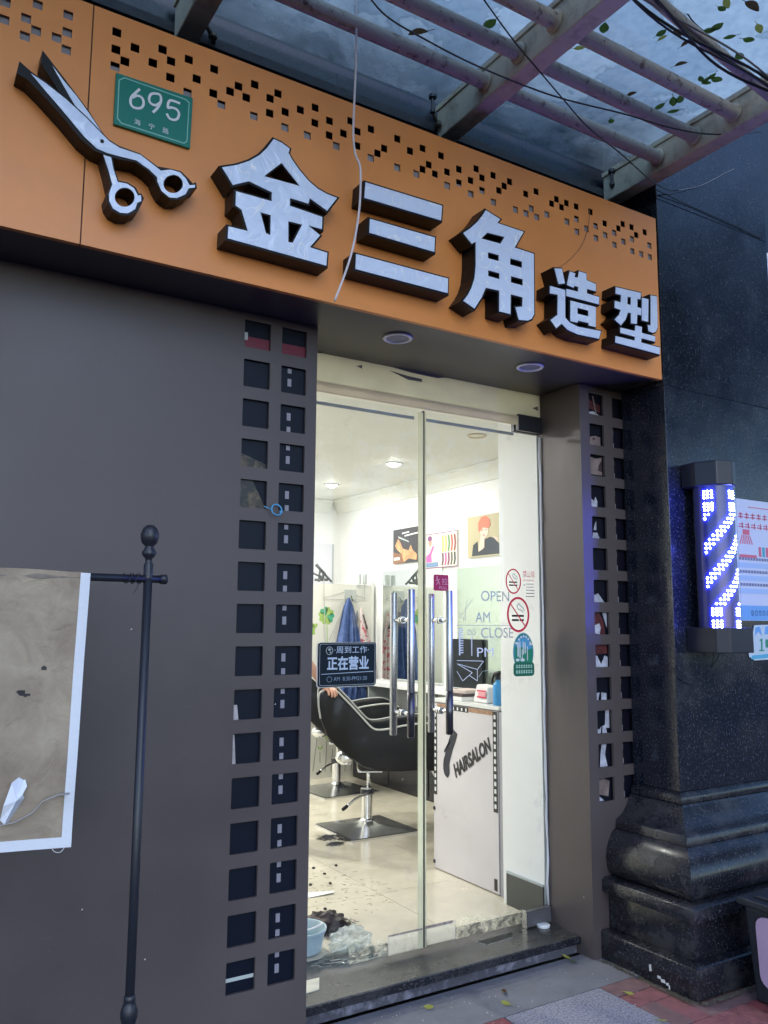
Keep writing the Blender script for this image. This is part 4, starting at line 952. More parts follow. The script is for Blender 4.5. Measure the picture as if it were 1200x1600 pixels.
# poster and stickers on the column
po = thing('notice_poster', 'pale poster with red heading and table on the column beside the barber pole', 'poster', (3.9, PYF, 1.8))
PY0 = -.2745
B().poly([[(3.690, 1.524), (4.07, 1.524), (4.07, 2.14), (3.690, 2.14)]], [], YF(PY0), 0, .002).build('sheet', mat('poster_pale', (.55, .60, .75), .35), po)
LB = mat('poster_blue', (.14, .36, .72), .35); RP = mat('poster_red', (.62, .12, .20), .4); LL = mat('poster_light_blue', (.36, .50, .75), .4); INKP = mat('poster_ink', (.16, .18, .30), .4)
YP = YF(PY0 - .0012)
def pr(nm, m, x0, x1, z0, z1): B().poly([[(x0, z0), (x1, z0), (x1, z1), (x0, z1)]], [], YP, 0, .0008).build(nm, m, po)
pr('blue_band', LB, 3.692, 4.07, 1.526, 1.60)
for k in range(3): pr('table_band', LL, 3.692, 4.07, 1.66 + .065 * k, 1.685 + .065 * k)
for k in range(7):
    x = 3.715 + .05 * k; pr('heading_mark', RP, x, x + .040, 2.045, 2.051); pr('heading_mark', RP, x + .004, x + .036, 2.059, 2.065); pr('heading_mark', RP, x + .016, x + .022, 2.040, 2.072)
    pr('heading_mark', RP, x, x + .040, 1.995, 2.001); pr('heading_mark', RP, x + .004, x + .036, 2.008, 2.013); pr('heading_mark', RP, x + .028, x + .034, 1.99, 2.02)
for k in range(6): B().poly([[(3.715 + .02 * k, 1.91), (3.724 + .02 * k, 1.91), (3.742 + .012 * k, 1.955), (3.736 + .012 * k, 1.955)]], [], YP, 0, .0008).build('ray_mark', RP, po)
pr('red_tab', RP, 3.745, 3.80, 1.958, 1.985); pr('red_bar', RP, 3.71, 3.85, 1.842, 1.856)
for k, m in enumerate((RP, mat('poster_teal', (.05, .35, .45), .4), RP, LB)): pr('colour_block', m, 3.87 + .03 * k, 3.89 + .03 * k, 1.85, 1.90)
for j in range(3):
    for k in range(14): pr('small_mark', INKP, 3.705 + .023 * k, 3.722 + .023 * k, 1.698 + .065 * j - (.0 if j else .03) * 0, 1.712 + .065 * j)
for k in range(6):
    x = 3.79 + .032 * k; B().poly([circ(x, 1.563, .010, .014, 12)], [circ(x, 1.563, .006, .010, 12)], YP, 0, .0008).build('number_mark', INKP, po)
pr('thin_line', RP, 3.80, 4.0, 2.10, 2.104)
st = thing('cutout_sticker', 'small blue and white cut-out sticker below the poster', 'sticker', (3.83, PYF, 1.42))
SP = [(3.705, 1.375), (3.74, 1.378), (3.748, 1.345), (3.79, 1.327), (3.92, 1.33), (3.99, 1.34), (3.99, 1.50), (3.93, 1.505), (3.80, 1.502), (3.79, 1.467), (3.74, 1.462)]
B().poly([SP], [], YF(PY0), 0, .002).build('backing', mat('sticker_white', (.50, .60, .68), .35), st)
for P, m in (([(3.75, 1.41), (3.785, 1.412), (3.785, 1.455), (3.75, 1.45)], LB), ([(3.80, 1.45), (3.83, 1.47), (3.86, 1.45), (3.845, 1.495), (3.81, 1.49)], LB), ([(3.88, 1.455), (3.95, 1.46), (3.95, 1.50), (3.89, 1.495)], LB), ([(3.745, 1.385), (3.775, 1.385), (3.775, 1.405), (3.745, 1.402)], SGRN), ([(3.885, 1.39), (3.92, 1.39), (3.92, 1.43), (3.885, 1.43)], SGRN), ([(3.76, 1.333), (3.98, 1.343), (3.98, 1.362), (3.77, 1.352)], mat('cyan_print', (.08, .40, .60), .4))):
    B().poly([P], [], YP, 0, .0008).build('print', m, st)
B().poly([stroke([(3.84, 1.425), (3.855, 1.435), (3.85, 1.375)], .010), stroke([(3.83, 1.376), (3.87, 1.376)], .006)], [], YF(PY0 - .0016), 0, .0008).build('numeral', SGRN, st)

# neighbouring sign with white tube frame, cut by the frame edge
nb = thing('neighbour_sign', 'white-framed neighbouring shop sign at the right edge', 'sign', (4.2, -.2, 3.2))
B().tube([(4.11, -.25, 3.02), (4.11, -.25, 3.55)], .014, 12).build('frame_tube', WHITE, nb, smooth=True)
B().tube([(4.11, -.25, 3.55), (4.9, -.25, 3.55)], .014, 12).build('frame_tube', WHITE, nb, smooth=True)
B().box(4.13, 4.9, -.26, -.23, 2.95, 3.53).build('sign_face', mat('faded_print', (.42, .44, .52), .5, var=.2, scale=6), nb)
B().box(4.13, 4.22, -.262, -.2605, 2.96, 3.12).build('red_print_area', REDPRINT, nb)

# ================================================================ INTERIOR
ish = thing('shop_interior', 'bright white salon room behind the glass doors', 'room', (2.5, .3, .08))
B().box(.6, 4.3, .31, 5.1, 2.80, 2.84).build('ceiling', CEIL, ish)
B().box(4.25, 4.33, .62, 5.1, 0, 2.80).build('poster_wall', INWALL, ish)
B().box(.6, 4.25, 4.95, 5.05, 0, 2.80).build('back_wall', INWALL, ish)
B().box(.55, .65, .31, 4.95, 0, 2.80).build('left_wall', INWALL, ish)
B().box(.65, 1.446, .302, .36, 0, 2.80).build('front_wall', INWALL, ish)
B().box(1.446, 2.90, .33, .36, 2.70, 2.80).build('lintel', CEIL, ish)
B().box(2.8985, 4.25, .31, .62, 0, 2.80).build('return_wall', INWALL, ish)
# cornice
b = B()
for (X0, Y0, X1, Y1, ax_) in ((4.25, .62, 4.25, 4.95, 'x'),):
    P = [(0, 0), (-.012, 0), (-.018, .02), (-.05, .075), (-.085, .115), (-.105, .12), (-.105, .135), (0, .135)]
    n = len(P); V = [(4.2498 + d, .62, 2.664 + z) for d, z in P] + [(4.2498 + d, 4.949, 2.664 + z) for d, z in P]
    b.add(V, [(i, (i + 1) % n, (i + 1) % n + n, i + n) for i in range(n)] + [tuple(range(n)), tuple(range(n, 2 * n))])
b.build('cornice', CEIL, ish)
b = B(); V = [(.65, 4.9498 + d, 2.664 + z) for d, z in P] + [(4.14, 4.9498 + d, 2.664 + z) for d, z in P]
b.add(V, [(i, (i + 1) % n, (i + 1) % n + n, i + n) for i in range(n)] + [tuple(range(n)), tuple(range(n, 2 * n))]).build('cornice', CEIL, ish)
B().box(3.3, 4.19, 4.935, 4.949, .08, 2.335).build('panel_door', mat('lilac_panel', (.66, .66, .72), .5), ish)
B().box(4.175, 4.19, 4.930, 4.934, .08, 2.335).build('panel_edge', DEC, ish)
B().box(2.888, 2.8975, .312, .585, .08, .235).build('skirting', mat('dark_skirting_tile', (.06, .065, .06), .25), ish)
B().box(2.887, 2.8975, .312, .585, .235, .245).build('skirting_cap', DEC, ish)
B().box(4.238, 4.2495, .62, 4.1, .08, .20).build('skirting', mat('dark_skirting_tile', (.06, .065, .06), .25), ish)

LAMPE = emis('lamp_disc_emission', (1.0, .98, .93), 60.0)
for k, (x, y, lit) in enumerate(((3.577, 2.773, 1), (3.647, 3.981, 1), (3.511, 1.589, 0), (1.85, 1.5, 1), (1.85, 2.8, 1), (1.85, 4.0, 1))):  # the last three lamps are unseen, added to light the room
    lab = ['lit ceiling downlight nearer the door glass', 'lit ceiling downlight deeper in the room, nearer the back wall', 'unlit ceiling downlight ring near the posters', 'lit unseen ceiling downlight, added nearest the street', 'lit unseen ceiling downlight, added in the middle of its row', 'lit unseen ceiling downlight, added by the back wall'][k]
    t = thing('ceiling_downlight', lab, 'downlight', (x, y, 2.80), 'ceiling downlights in the salon')
    B().lathe([(.052, -.001), (.068, -.001), (.070, -.006), (.064, -.012), (.052, -.010), (.052, -.001)], (x, y, 2.80), 28, cap=False).build('trim_ring', mat('cream_trim', (.62, .54, .40), .5) if not lit else WHITE, t, smooth=True)
    B().lathe([(.050, -.004), (.050, -.002)], (x, y, 2.80), 24).build('lamp_disc', LAMPE if lit else CEIL, t)
    if lit: B().lathe([(0, -.034), (.020, -.030), (.034, -.018), (.038, -.004), (.03, -.003)], (x, y, 2.80), 20).build('glow_bulb', LAMPE, t, smooth=True)  # emissive dome added to enlarge the lamp's bright spot
    if lit:
        al = bpy.data.lights.new('downlight_lamp', 'AREA'); al.shape = 'DISK'; al.size = .10; al.energy = 4.6 if x > 3 else (8.5 if y < 2 else 19); al.color = (1.0, .985, .93)
        ao = bpy.data.objects.new('downlight_lamp', al); COL.objects.link(ao); ao.parent = t; ao.location = (0, 0, -.040)

# ---- posters on the wall
def poster(name, label, y0, y1, z0, z1, m):
    t = thing(name, label, 'poster', (4.25, (y0 + y1) / 2, z0), 'posters on the salon wall')
    B().box(4.232, 4.2495, y0, y1, z0, z1).build('board', m, t); return t
FX = XF(4.2305)
def pp(t, nm, m, P, y0, y1, z0, z1, lay=0, holes=()):
    f = lambda u, v: (y1 - (y1 - y0) * u, z0 + (z1 - z0) * v)    # u runs left to right as seen, v up
    B().poly([[f(*q_) for q_ in P]], [[f(*q_) for q_ in h] for h in holes], XF(4.2312 - .0009 * lay), 0, .0007).build(nm, m, t)
p1 = poster('salon_poster', 'dark poster of orange-lit hands, leftmost on the salon wall', 3.36, 3.81, 2.06, 2.385, mat('poster_charcoal', (.045, .035, .035), .4))
a = (3.36, 3.81, 2.06, 2.385); OH = mat('hand_orange', (.62, .30, .13), .5, var=.3, scale=20)
pp(p1, 'hand_print', OH, [(.08, .52), (.2, .72), (.28, .62), (.38, .42), (.6, .35), (.68, .5), (.75, .35), (.9, .22), (.9, .05), (.6, .12), (.42, .02), (.35, .25), (.15, .42)], *a)
pp(p1, 'brown_print', mat('poster_brown', (.25, .11, .05), .5), [(0, 0), (.4, 0), (.35, .25), (0, .35)], *a)
pp(p1, 'scissor_print', GREYCARD, [(.2, .8), (.6, .62), (.62, .58), (.22, .74)], *a, lay=1)
pp(p1, 'caption', PRINTW, [(.35, .88), (.62, .9), (.62, .86), (.35, .84)], *a, lay=1); pp(p1, 'caption', PRINTW, [(.45, .80), (.95, .84), (.95, .80), (.45, .76)], *a, lay=1); pp(p1, 'caption', PRINTW, [(.04, .18), (.26, .18), (.26, .1), (.04, .1)], *a, lay=1)
p2 = poster('salon_poster', 'white poster of a woman in pink with coloured hair swatches', 2.785, 3.27, 1.985, 2.295, mat('poster_cream', (.66, .66, .54), .4))
a = (2.785, 3.27, 1.985, 2.295); PKP = mat('pink_dress', (.72, .10, .36), .5); PUR = mat('purple_hair', (.22, .05, .18), .5)
pp(p2, 'frame_line', PUR, [(0, 0), (1, 0), (1, 1), (0, 1)], *a, holes=[[(.015, .025), (.985, .025), (.985, .975), (.015, .975)]])
pp(p2, 'dress', PKP, [(.04, .18), (.22, .18), (.2, .38), (.3, .62), (.24, .64), (.16, .45), (.04, .36)], *a, lay=1)
pp(p2, 'hair', PUR, circ(.16, .86, .07, .08, 14), *a, lay=2); pp(p2, 'face', SKINM, circ(.165, .74, .055, .10, 14), *a, lay=1)
pp(p2, 'lettering', mat('steel_blue_print', (.15, .25, .40), .5), [(.04, .04), (.42, .04), (.42, .17), (.04, .17)], *a, lay=1)
for k, c in enumerate(((.72, .62, .10), (.45, .42, .12), (.12, .25, .10), (.62, .08, .05), (.25, .05, .05))):
    pp(p2, 'swatch', mat('swatch_%d' % k, c, .5), stroke([(.56 + .09 * k, .9), (.58 + .09 * k, .65), (.555 + .09 * k, .44)], .05), *a, lay=1)
    pp(p2, 'swatch', mat('swatch_low_%d' % k, ((.12, .03, .08), (.75, .06, .30), (.2, .03, .1), (.10, .08, .06), (.05, .05, .05))[k], .5), stroke([(.56 + .09 * k, .41), (.57 + .09 * k, .2), (.54 + .09 * k, .06)], .05), *a, lay=1)
p3 = poster('salon_poster', 'tan poster of a red-haired woman in a black top', 2.15, 2.645, 2.045, 2.385, mat('poster_tan', (.44, .38, .22), .4))
a = (2.15, 2.645, 2.045, 2.385); RH = mat('red_hair_print', (.62, .15, .07), .5); FS = mat('pale_face_print', (.70, .52, .42), .5)
pp(p3, 'arms', FS, [(.12, .1), (.3, .2), (.36, .5), (.42, .5), (.5, .18), (.75, .12), (.68, .45), (.78, .42), (.84, .1), (.8, .03), (.12, .03)], *a)
pp(p3, 'top', PRINTK, [(.12, .03), (.16, .3), (.28, .38), (.3, .12), (.42, .18), (.44, .4), (.6, .45), (.7, .42), (.85, .25), (.88, .03)], *a, lay=1)
pp(p3, 'face', FS, circ(.46, .62, .11, .17, 18), *a, lay=2)
pp(p3, 'hair', RH, [(.31, .6), (.30, .82), (.38, .95), (.5, .97), (.60, .88), (.62, .72), (.56, .66), (.44, .70), (.36, .62)], *a, lay=3)
pp(p3, 'lips', REDPRINT, circ(.45, .51, .03, .014, 10), *a, lay=4)
for u_ in (.41, .51): pp(p3, 'eye', PRINTK, circ(u_, .63, .018, .010, 8), *a, lay=4)
pp(p3, 'hand', FS, [(.36, .2), (.46, .2), (.47, .45), (.44, .55), (.40, .5), (.37, .52)], *a, lay=4)
# mirrors
MIRR = mat('mirror_silver', (.72, .77, .74), .02, 1.0)
m1 = thing('wall_mirror', 'tall wall mirror reflecting the blue cape, left of the door handles', 'mirror', (4.24, 3.7, .98))
B().box(4.236, 4.2495, 3.02, 4.0, .98, 2.0).build('mirror_glass', MIRR, m1)
m2 = thing('wall_mirror', 'large greenish mirror behind the reception desk', 'mirror', (4.24, 2.5, .98))
B().box(4.236, 4.2495, 1.95, 2.80, .98, 1.965).build('mirror_glass', mat('greenish_mirror', (.42, .50, .43), .10, .8), m2)
sh = thing('wall_shelf', 'white shelf running along the wall under the mirrors', 'shelf', (4.12, 3, .96))
B().box(4.0, 4.2495, 2.0, 4.08, .93, .965).build('board', INWALL, sh)
for y in (2.3, 3.1, 3.9): B().box(4.03, 4.2495, y, y + .02, .80, .929).build('bracket', GREYCARD, sh)
ct = thing('station_cabinet', 'low black cabinet along the foot of the mirror wall', 'cabinet', (4.1, 2.8, .08))
B().box(3.97, 4.237, 1.6, 4.08, .08, .72).build('carcass', mat('black_laminate', (.013, .013, .014), .25), ct)
for k in range(4): B().box(3.962, 3.9695, 1.62 + .61 * k, 2.21 + .61 * k, .10, .70).build('cabinet_door', mat('black_laminate', (.013, .013, .014), .25), ct, bevel=.002)
bb_ = thing('black_board', 'black letter board standing on the shelf before the greenish mirror', 'board', (4.2, 2.6, .965))
B().box(4.205, 4.225, 2.43, 2.84, .966, 1.375).build('panel', mat('charcoal_board', (.014, .018, .02), .4, var=.2, scale=14, spec=.2), bb_)
B().box(4.203, 4.2045, 2.43, 2.84, .97, .978).build('edge_strip', DEC, bb_)

# ---- white partition cabinet with clover decal
wc = thing('clover_cabinet', 'white cabinet with clover and seedling decals at the back of the room', 'cabinet', (3.75, 4.3, .08))
B().box(3.2, 4.195, 4.15, 4.6, .08, 1.87).build('carcass', mat('warm_white_laminate', (.74, .74, .68), .3), wc)
B().box(4.196, 4.22, 4.14, 4.6, .08, 1.90).build('edge_trim', CEIL, wc)
CY = YF(4.1485)
GL = mat('clover_lime', (.33, .52, .12), .5); GD = mat('clover_green', (.06, .42, .22), .5)
def cw_(x, y): p = at(x, y, 4.1485); return (p.x, p.z)
def heart(cx, cy, ang, s_):
    P = []
    for i in range(16):
        t_ = 2 * pi * i / 16; x = 16 * sin(t_) ** 3; y = 13 * cos(t_) - 5 * cos(2 * t_) - 2 * cos(3 * t_) - cos(4 * t_)
        x, y = x / 16 * s_, (y + 17) / 16 * s_; P.append((cx + x * cos(ang) - y * sin(ang), cy + x * sin(ang) + y * cos(ang)))
    return P
c = cw_(510, 962)
for an, m in ((28, GD), (-38, GL), (100, GL), (180, GL), (-110, GD)): B().poly([heart(c[0], c[1], radians(an), .046)], [], CY, 0, .001).build('clover_leaf', m, wc)
c = cw_(492, 983)
for an in (60, 140, 0): B().poly([heart(c[0], c[1], radians(an), .030)], [], CY, 0, .001).build('clover_leaf', GL, wc)
B().poly([stroke([cw_(511, 975), cw_(512, 1060)], .006)], [], CY, 0, .001).build('clover_stem', GL, wc)
for x0, y0, x1, y1 in ((497, 1140, 489, 1205), (500, 1175, 500, 1192), (511, 1155, 508, 1206), (520, 1170, 517, 1206), (540, 1185, 539, 1206), (550, 1190, 548, 1204), (530, 1165, 529, 1206)):
    B().poly([stroke([cw_(x0, y0), cw_(x1, y1)], .005)], [], CY, 0, .001).build('seedling_stem', mat('stem_grey', (.12, .14, .09), .5), wc)
for x, y in ((500, 1172), (511, 1155)):
    for s_ in (-1, 1):
        P = cw_(x, y); B().poly([[P, (P[0] + s_ * .022, P[1] + .014), (P[0] + s_ * .026, P[1] + .045), (P[0] + s_ * .006, P[1] + .022)]], [], CY, 0, .001).build('seedling_leaf', GL, wc)
# hook card and capes
hk = thing('hook_card', 'grey adhesive wall hook holding the blue cape', 'hook', (3.85, 4.14, 1.75))
P0, P1 = cw_(538, 921), cw_(556, 941)
B().box(P0[0], P1[0], 4.140, 4.1485, P1[1], P0[1]).build('card', GREYCARD, hk)
hc = ((P0[0] + P1[0]) / 2, 4.13, (P0[1] + P1[1]) / 2)
B().tube(smoothpath([Vector(hc), Vector(hc) + Vector((0, -.02, -.03)), Vector(hc) + Vector((0, -.035, -.05)), Vector(hc) + Vector((-.005, -.045, -.035))], 4), .004, 8).build('hook', DARKSTEEL, hk, smooth=True)
def cape(name, label, top, bl_, br_, bz_, m, folds, amp, Yc):
    N, K = 44, 14; V = []; F = []
    for j in range(K + 1):
        f = j / K; xl = top[0] - .008 + (bl_ - top[0]) * f ** .55; xr = top[0] + .008 + (br_ - top[0]) * f ** .55; z = top[1] + (bz_ - top[1]) * f
        for i in range(N + 1):
            u = i / N; V.append((xl + (xr - xl) * u, Yc - amp * min(1, f * 1.6) * (.5 + .5 * sin(u * folds * 2 * pi + f * 5 + 2.5 * sin(u * 7 + f * 3))) - .02 * sin(pi * u), z + .01 * sin(u * 9) * f))
    for j in range(K):
        for i in range(N): a_ = j * (N + 1) + i; F.append((a_, a_ + 1, a_ + N + 2, a_ + N + 1))
    o = B().add(V, F).build(name, m, smooth=True); tag(o, label, 'cape'); return o
DENIM = mat('blue_cape_cloth', (.035, .075, .22), .6, col2=(.08, .14, .34), lo=.4, hi=.65, scale=18)
tp = cw_(540, 934); L_ = cw_(512, 1030); R2_ = cw_(568, 1030)
cape('hairdressing_cape', 'blue denim-look cape hanging from the hook card', tp, cw_(509, 1040)[0], cw_(566, 1040)[0], cw_(540, 1118)[1], DENIM, 3.5, .06, 4.09)
STR = mat('striped_cloth', (.70, .62, .60), .6, col2=(.55, .12, .14), lo=.52, hi=.56, scale=24)
tp2 = cw_(561, 950)
cape('hairdressing_cape', 'pale cape with red marks hanging right of the blue one', tp2, cw_(558, 1040)[0], cw_(584, 1040)[0], cw_(560, 1100)[1], STR, 2.5, .035, 4.12)
ra = thing('wire_rack', 'thin wire hanger rack on the cabinet front', 'rack', (3.8, 4.12, 1.7))
for A_, B2 in (((506, 905), (508, 1005)), ((506, 936), (570, 937)), ((570, 912), (569, 936)), ((506, 934), (538, 925)), ((556, 930), (572, 936)), ((541, 940), (514, 1000)), ((541, 940), (576, 988))):
    p0, p1_ = at(*A_, 4.13), at(*B2, 4.13); B().tube([p0, p1_], .003, 6).build('wire', mat('pale_wire', (.42, .42, .40), .4, .5), ra)
for x in (563, 572): 
    c = at(x, 905, 4.10); B().box(c.x - .012, c.x + .012, 4.10, 4.149, c.z - .05, c.z + .05).build('clip', GREYCARD, ra)
cmb = tag(B().hexa([at(566, 960, 4.07), at(568, 960, 4.07), at(575, 982, 4.07), at(573, 983, 4.07)], [at(566, 960, 4.085), at(568, 960, 4.085), at(575, 982, 4.085), at(573, 983, 4.085)]).build('comb', BLACK), 'black comb hanging between the capes', 'comb')
nk = tag(B().lathe([(.001, -.06), (.010, -.04), (.012, 0), (.008, .05), (.002, .075)], at(558, 966, 4.07), 10).build('neck_brush', mat('slate_plastic', (.08, .09, .14), .5), smooth=True), 'slate-coloured brush hanging right of the blue cape', 'brush')
# tool pile on the cabinet top
tp_ = thing('hair_tool_stand', 'tangle of black hair clamps on top of the clover cabinet', 'tools', (3.66, 4.3, 1.87))
for A_, B2, r in (((494, 882), (508, 898), .016), ((508, 898), (518, 909), .012), ((490, 896), (506, 903), .010), ((500, 890), (498, 909), .010), ((492, 906), (512, 906), .013), ((506, 898), (500, 906), .014)):
    p0, p1_ = at(*A_, 4.25), at(*B2, 4.25); p0.z = max(p0.z, 1.885); p1_.z = max(p1_.z, 1.885)
    B().tube([p0, p1_], r, 8).build('clamp', mat('dark_tool_metal', (.06, .06, .06), .4, .5), tp_, smooth=True)

# ---- reception desk
dk = thing('reception_desk', 'pale lilac reception desk with film strip trim and HAIRSALON lettering', 'desk', (3.1, 1.0, .08))
B().box(2.955, 3.42, .705, 1.30, .082, 1.035).build('carcass', DESKW, dk)
B().box(2.940, 2.954, .705, 1.302, .086, 1.03).build('side_board', DESKW, dk, bevel=.001)
B().box(2.935, 3.44, .69, 1.32, 1.036, 1.056).build('counter_top', mat('counter_white', (.70, .72, .70), .25), dk, bevel=.002)
B().box(2.945, 2.985, .640, .700, .082, 1.03).build('corner_profile', mat('grey_profile', (.36, .36, .42), .4, .4), dk)
DX = XF(2.9385)
def dd(nm, m, P, lay=0): B().poly([P], [], XF(2.9388 - .0012 * lay), 0, .0010).build(nm, m, dk)
dd('film_strip', PRINTK, [(.708, .50), (.745, .50), (.745, 1.028), (.708, 1.028)])
dd('film_strip', PRINTK, [(1.268, .50), (1.300, .50), (1.300, 1.0), (1.268, 1.0)])
dd('film_strip', PRINTK, [(.746, .10), (.72, .10), (.72, .16), (.746, .16)])
for k in range(13):
    z = 1.0 - .039 * k
    dd('film_square', PRINTW, [(.719, z - .012), (.735, z - .012), (.735, z + .010), (.719, z + .010)], 1)
    if z < .985: dd('film_square', PRINTW, [(1.277, z - .012), (1.291, z - .012), (1.291, z + .010), (1.277, z + .010)], 1)
BRN = mat('chipboard_edge', (.36, .22, .14), .8, var=.3, scale=60)
dd('chipped_edge', BRN, [(.746, 1.005), (.96, 1.005), (.96, 1.029), (.746, 1.029)]); dd('chipped_edge', BRN, [(1.16, 1.008), (1.266, 1.008), (1.266, 1.029), (1.16, 1.029)])
dd('film_strip', PRINTK, [(.962, 1.0), (1.13, 1.0), (1.13, 1.029), (.962, 1.029)])
for k in range(4): dd('film_square', PRINTW, [(.975 + .04 * k, 1.005), (.988 + .04 * k, 1.005), (.988 + .04 * k, 1.022), (.975 + .04 * k, 1.022)], 1)
b0 = atx(712, 1216, 2.9385); b1_ = atx(770, 1172, 2.9385)
ang = math.atan2(b1_.z - b0.z, -(b1_.y - b0.y)); LEN = math.hypot(b1_.z - b0.z, b1_.y - b0.y)
tt_ = txt('HAIRSALON', .098, XF(2.9375), b0.y, b0.z + .004, 0, mirror=True, bold=.0045, width=LEN, rot=ang, shear=.28); T(tt_, 'lettering', PRINTK, dk)
hs2 = [(atx(x, y, 2.9375).y, atx(x, y, 2.9375).z) for x, y in ((711, 1143), (707, 1155), (703, 1168), (700, 1180), (697, 1195), (699, 1215))]
B().poly([stroke(smoothpath(hs2, 3), [.05, .052, .055, .058, .058, .055, .055, .055, .055, .055, .055, .06, .06, .062, .05, .012][:len(smoothpath(hs2, 3))])], [], XF(2.9378), 0, .0008).build('hair_lock_print', mat('navy_print', (.012, .016, .03), .4), dk)
B().poly([stroke([(atx(703, 1158, 2.9375).y, atx(703, 1158, 2.9375).z), (atx(694, 1175, 2.9375).y, atx(694, 1175, 2.9375).z)], .014)], [], XF(2.9378), 0, .0008).build('hair_lock_print', mat('navy_print', (.012, .016, .03), .4), dk)
for x, y in ((678, 1198), (677, 1281)):
    pass
for y_, z_ in ((1.296, .42), (1.296, .12)): B().lathe([(.010, -.004), (.012, 0)], (2.939, y_, z_), 10, 'x').build('screw_cap', DARKSTEEL, dk)
# things on the desk
ZD = 1.057
def onz(px, py):
    r = _rt * ((px - 600) / FPX) + _up * (-(py - 800) / FPX) + _fw; return CAM + r * ((ZD - CAM.z) / r.z)
tb = thing('tissue_pack', 'white and red soft tissue pack on the reception desk', 'tissues', (3.05, .95, ZD))
c = onz(753, 1098)
B().hexa([(c.x - .01, c.y - .06, ZD), (c.x + .09, c.y - .06, ZD), (c.x + .09, c.y + .06, ZD), (c.x - .01, c.y + .07, ZD)], [(c.x - .0, c.y - .055, ZD + .088), (c.x + .08, c.y - .055, ZD + .092), (c.x + .08, c.y + .05, ZD + .10), (c.x + .005, c.y + .055, ZD + .10)]).build('pack', PAPER, tb, bevel=.008)
for z in (.028, .062): B().box(c.x - .0128, c.x - .0105, c.y - .05, c.y + .03, ZD + z, ZD + z + .008).build('red_stripe', REDPRINT, tb)
B().box(c.x - .0125, c.x - .0105, c.y - .048, c.y + .02, ZD + .037, ZD + .060).build('pink_panel', mat('pink_panel', (.75, .35, .38), .5), tb)
bo = thing('spray_bottle', 'blue spray bottle with black trigger head on the desk', 'bottle', (3.0, .8, ZD))
c = onz(774, 1102); c.x += .02
B().lathe([(.0, 0), (.026, 0), (.028, .006), (.028, .105), (.022, .118), (.012, .125), (.012, .138), (0, .138)], c, 20).build('body', mat('cyan_bottle', (.03, .28, .62), .3), bo, smooth=True, autosmooth=radians(50))
B().lathe([(0, .138), (.015, .138), (.015, .158), (0, .158)], c, 16).build('cap', BLACK, bo)
B().tube([c + Vector((0, .02, .165)), c + Vector((0, -.005, .172)), c + Vector((-.0, -.05, .178))], [.014, .014, .008], 10).build('spray_head', BLACK, bo, smooth=True)
B().tube([c + Vector((0, .03, .166)), c + Vector((0, .045, .14)), c + Vector((0, .05, .115))], .006, 8).build('trigger', BLACK, bo, smooth=True)
b2o = thing('water_bottle', 'clear bottle with blue label and cap behind the spray bottle', 'bottle', (3.2, .82, ZD))
c2 = Vector((3.17, .83, ZD))
B().lathe([(0, 0), (.030, 0), (.033, .008), (.033, .14), (.026, .17), (.013, .195), (.013, .21), (0, .21)], c2, 20).build('body', mat('pale_bottle', (.62, .68, .74), .15), b2o, smooth=True, autosmooth=radians(50))
B().lathe([(.0338, .05), (.0338, .125)], c2, 20).build('blue_label', mat('cobalt_label', (.02, .05, .45), .4), b2o, smooth=True)
B().lathe([(0, .21), (.015, .21), (.015, .232), (0, .232)], c2, 16).build('cap', mat('cobalt_label', (.02, .05, .45), .4), b2o)
for k, (dy, w_, h_, m, lb_) in enumerate(((1.12, .17, .022, PAPER, 'lowest white folder in the stack on the desk'), (1.13, .15, .018, mat('dark_book', (.07, .05, .05), .5), 'dark book in the middle of the desk stack'), (1.12, .14, .02, mat('pinkish_book', (.6, .5, .46), .6), 'pinkish book on top of the desk stack'))):
    z = ZD + sum((.022, .018, .02)[:k]); o = B().box(-.06, .10, -w_ / 2, w_ / 2, 0, h_ - .001).build('book', m, bevel=.002); o.location = (3.02 + .005 * k, dy, z); o.rotation_euler = (0, 0, .12 * k - .1)
    tag(o, lb_, 'book')

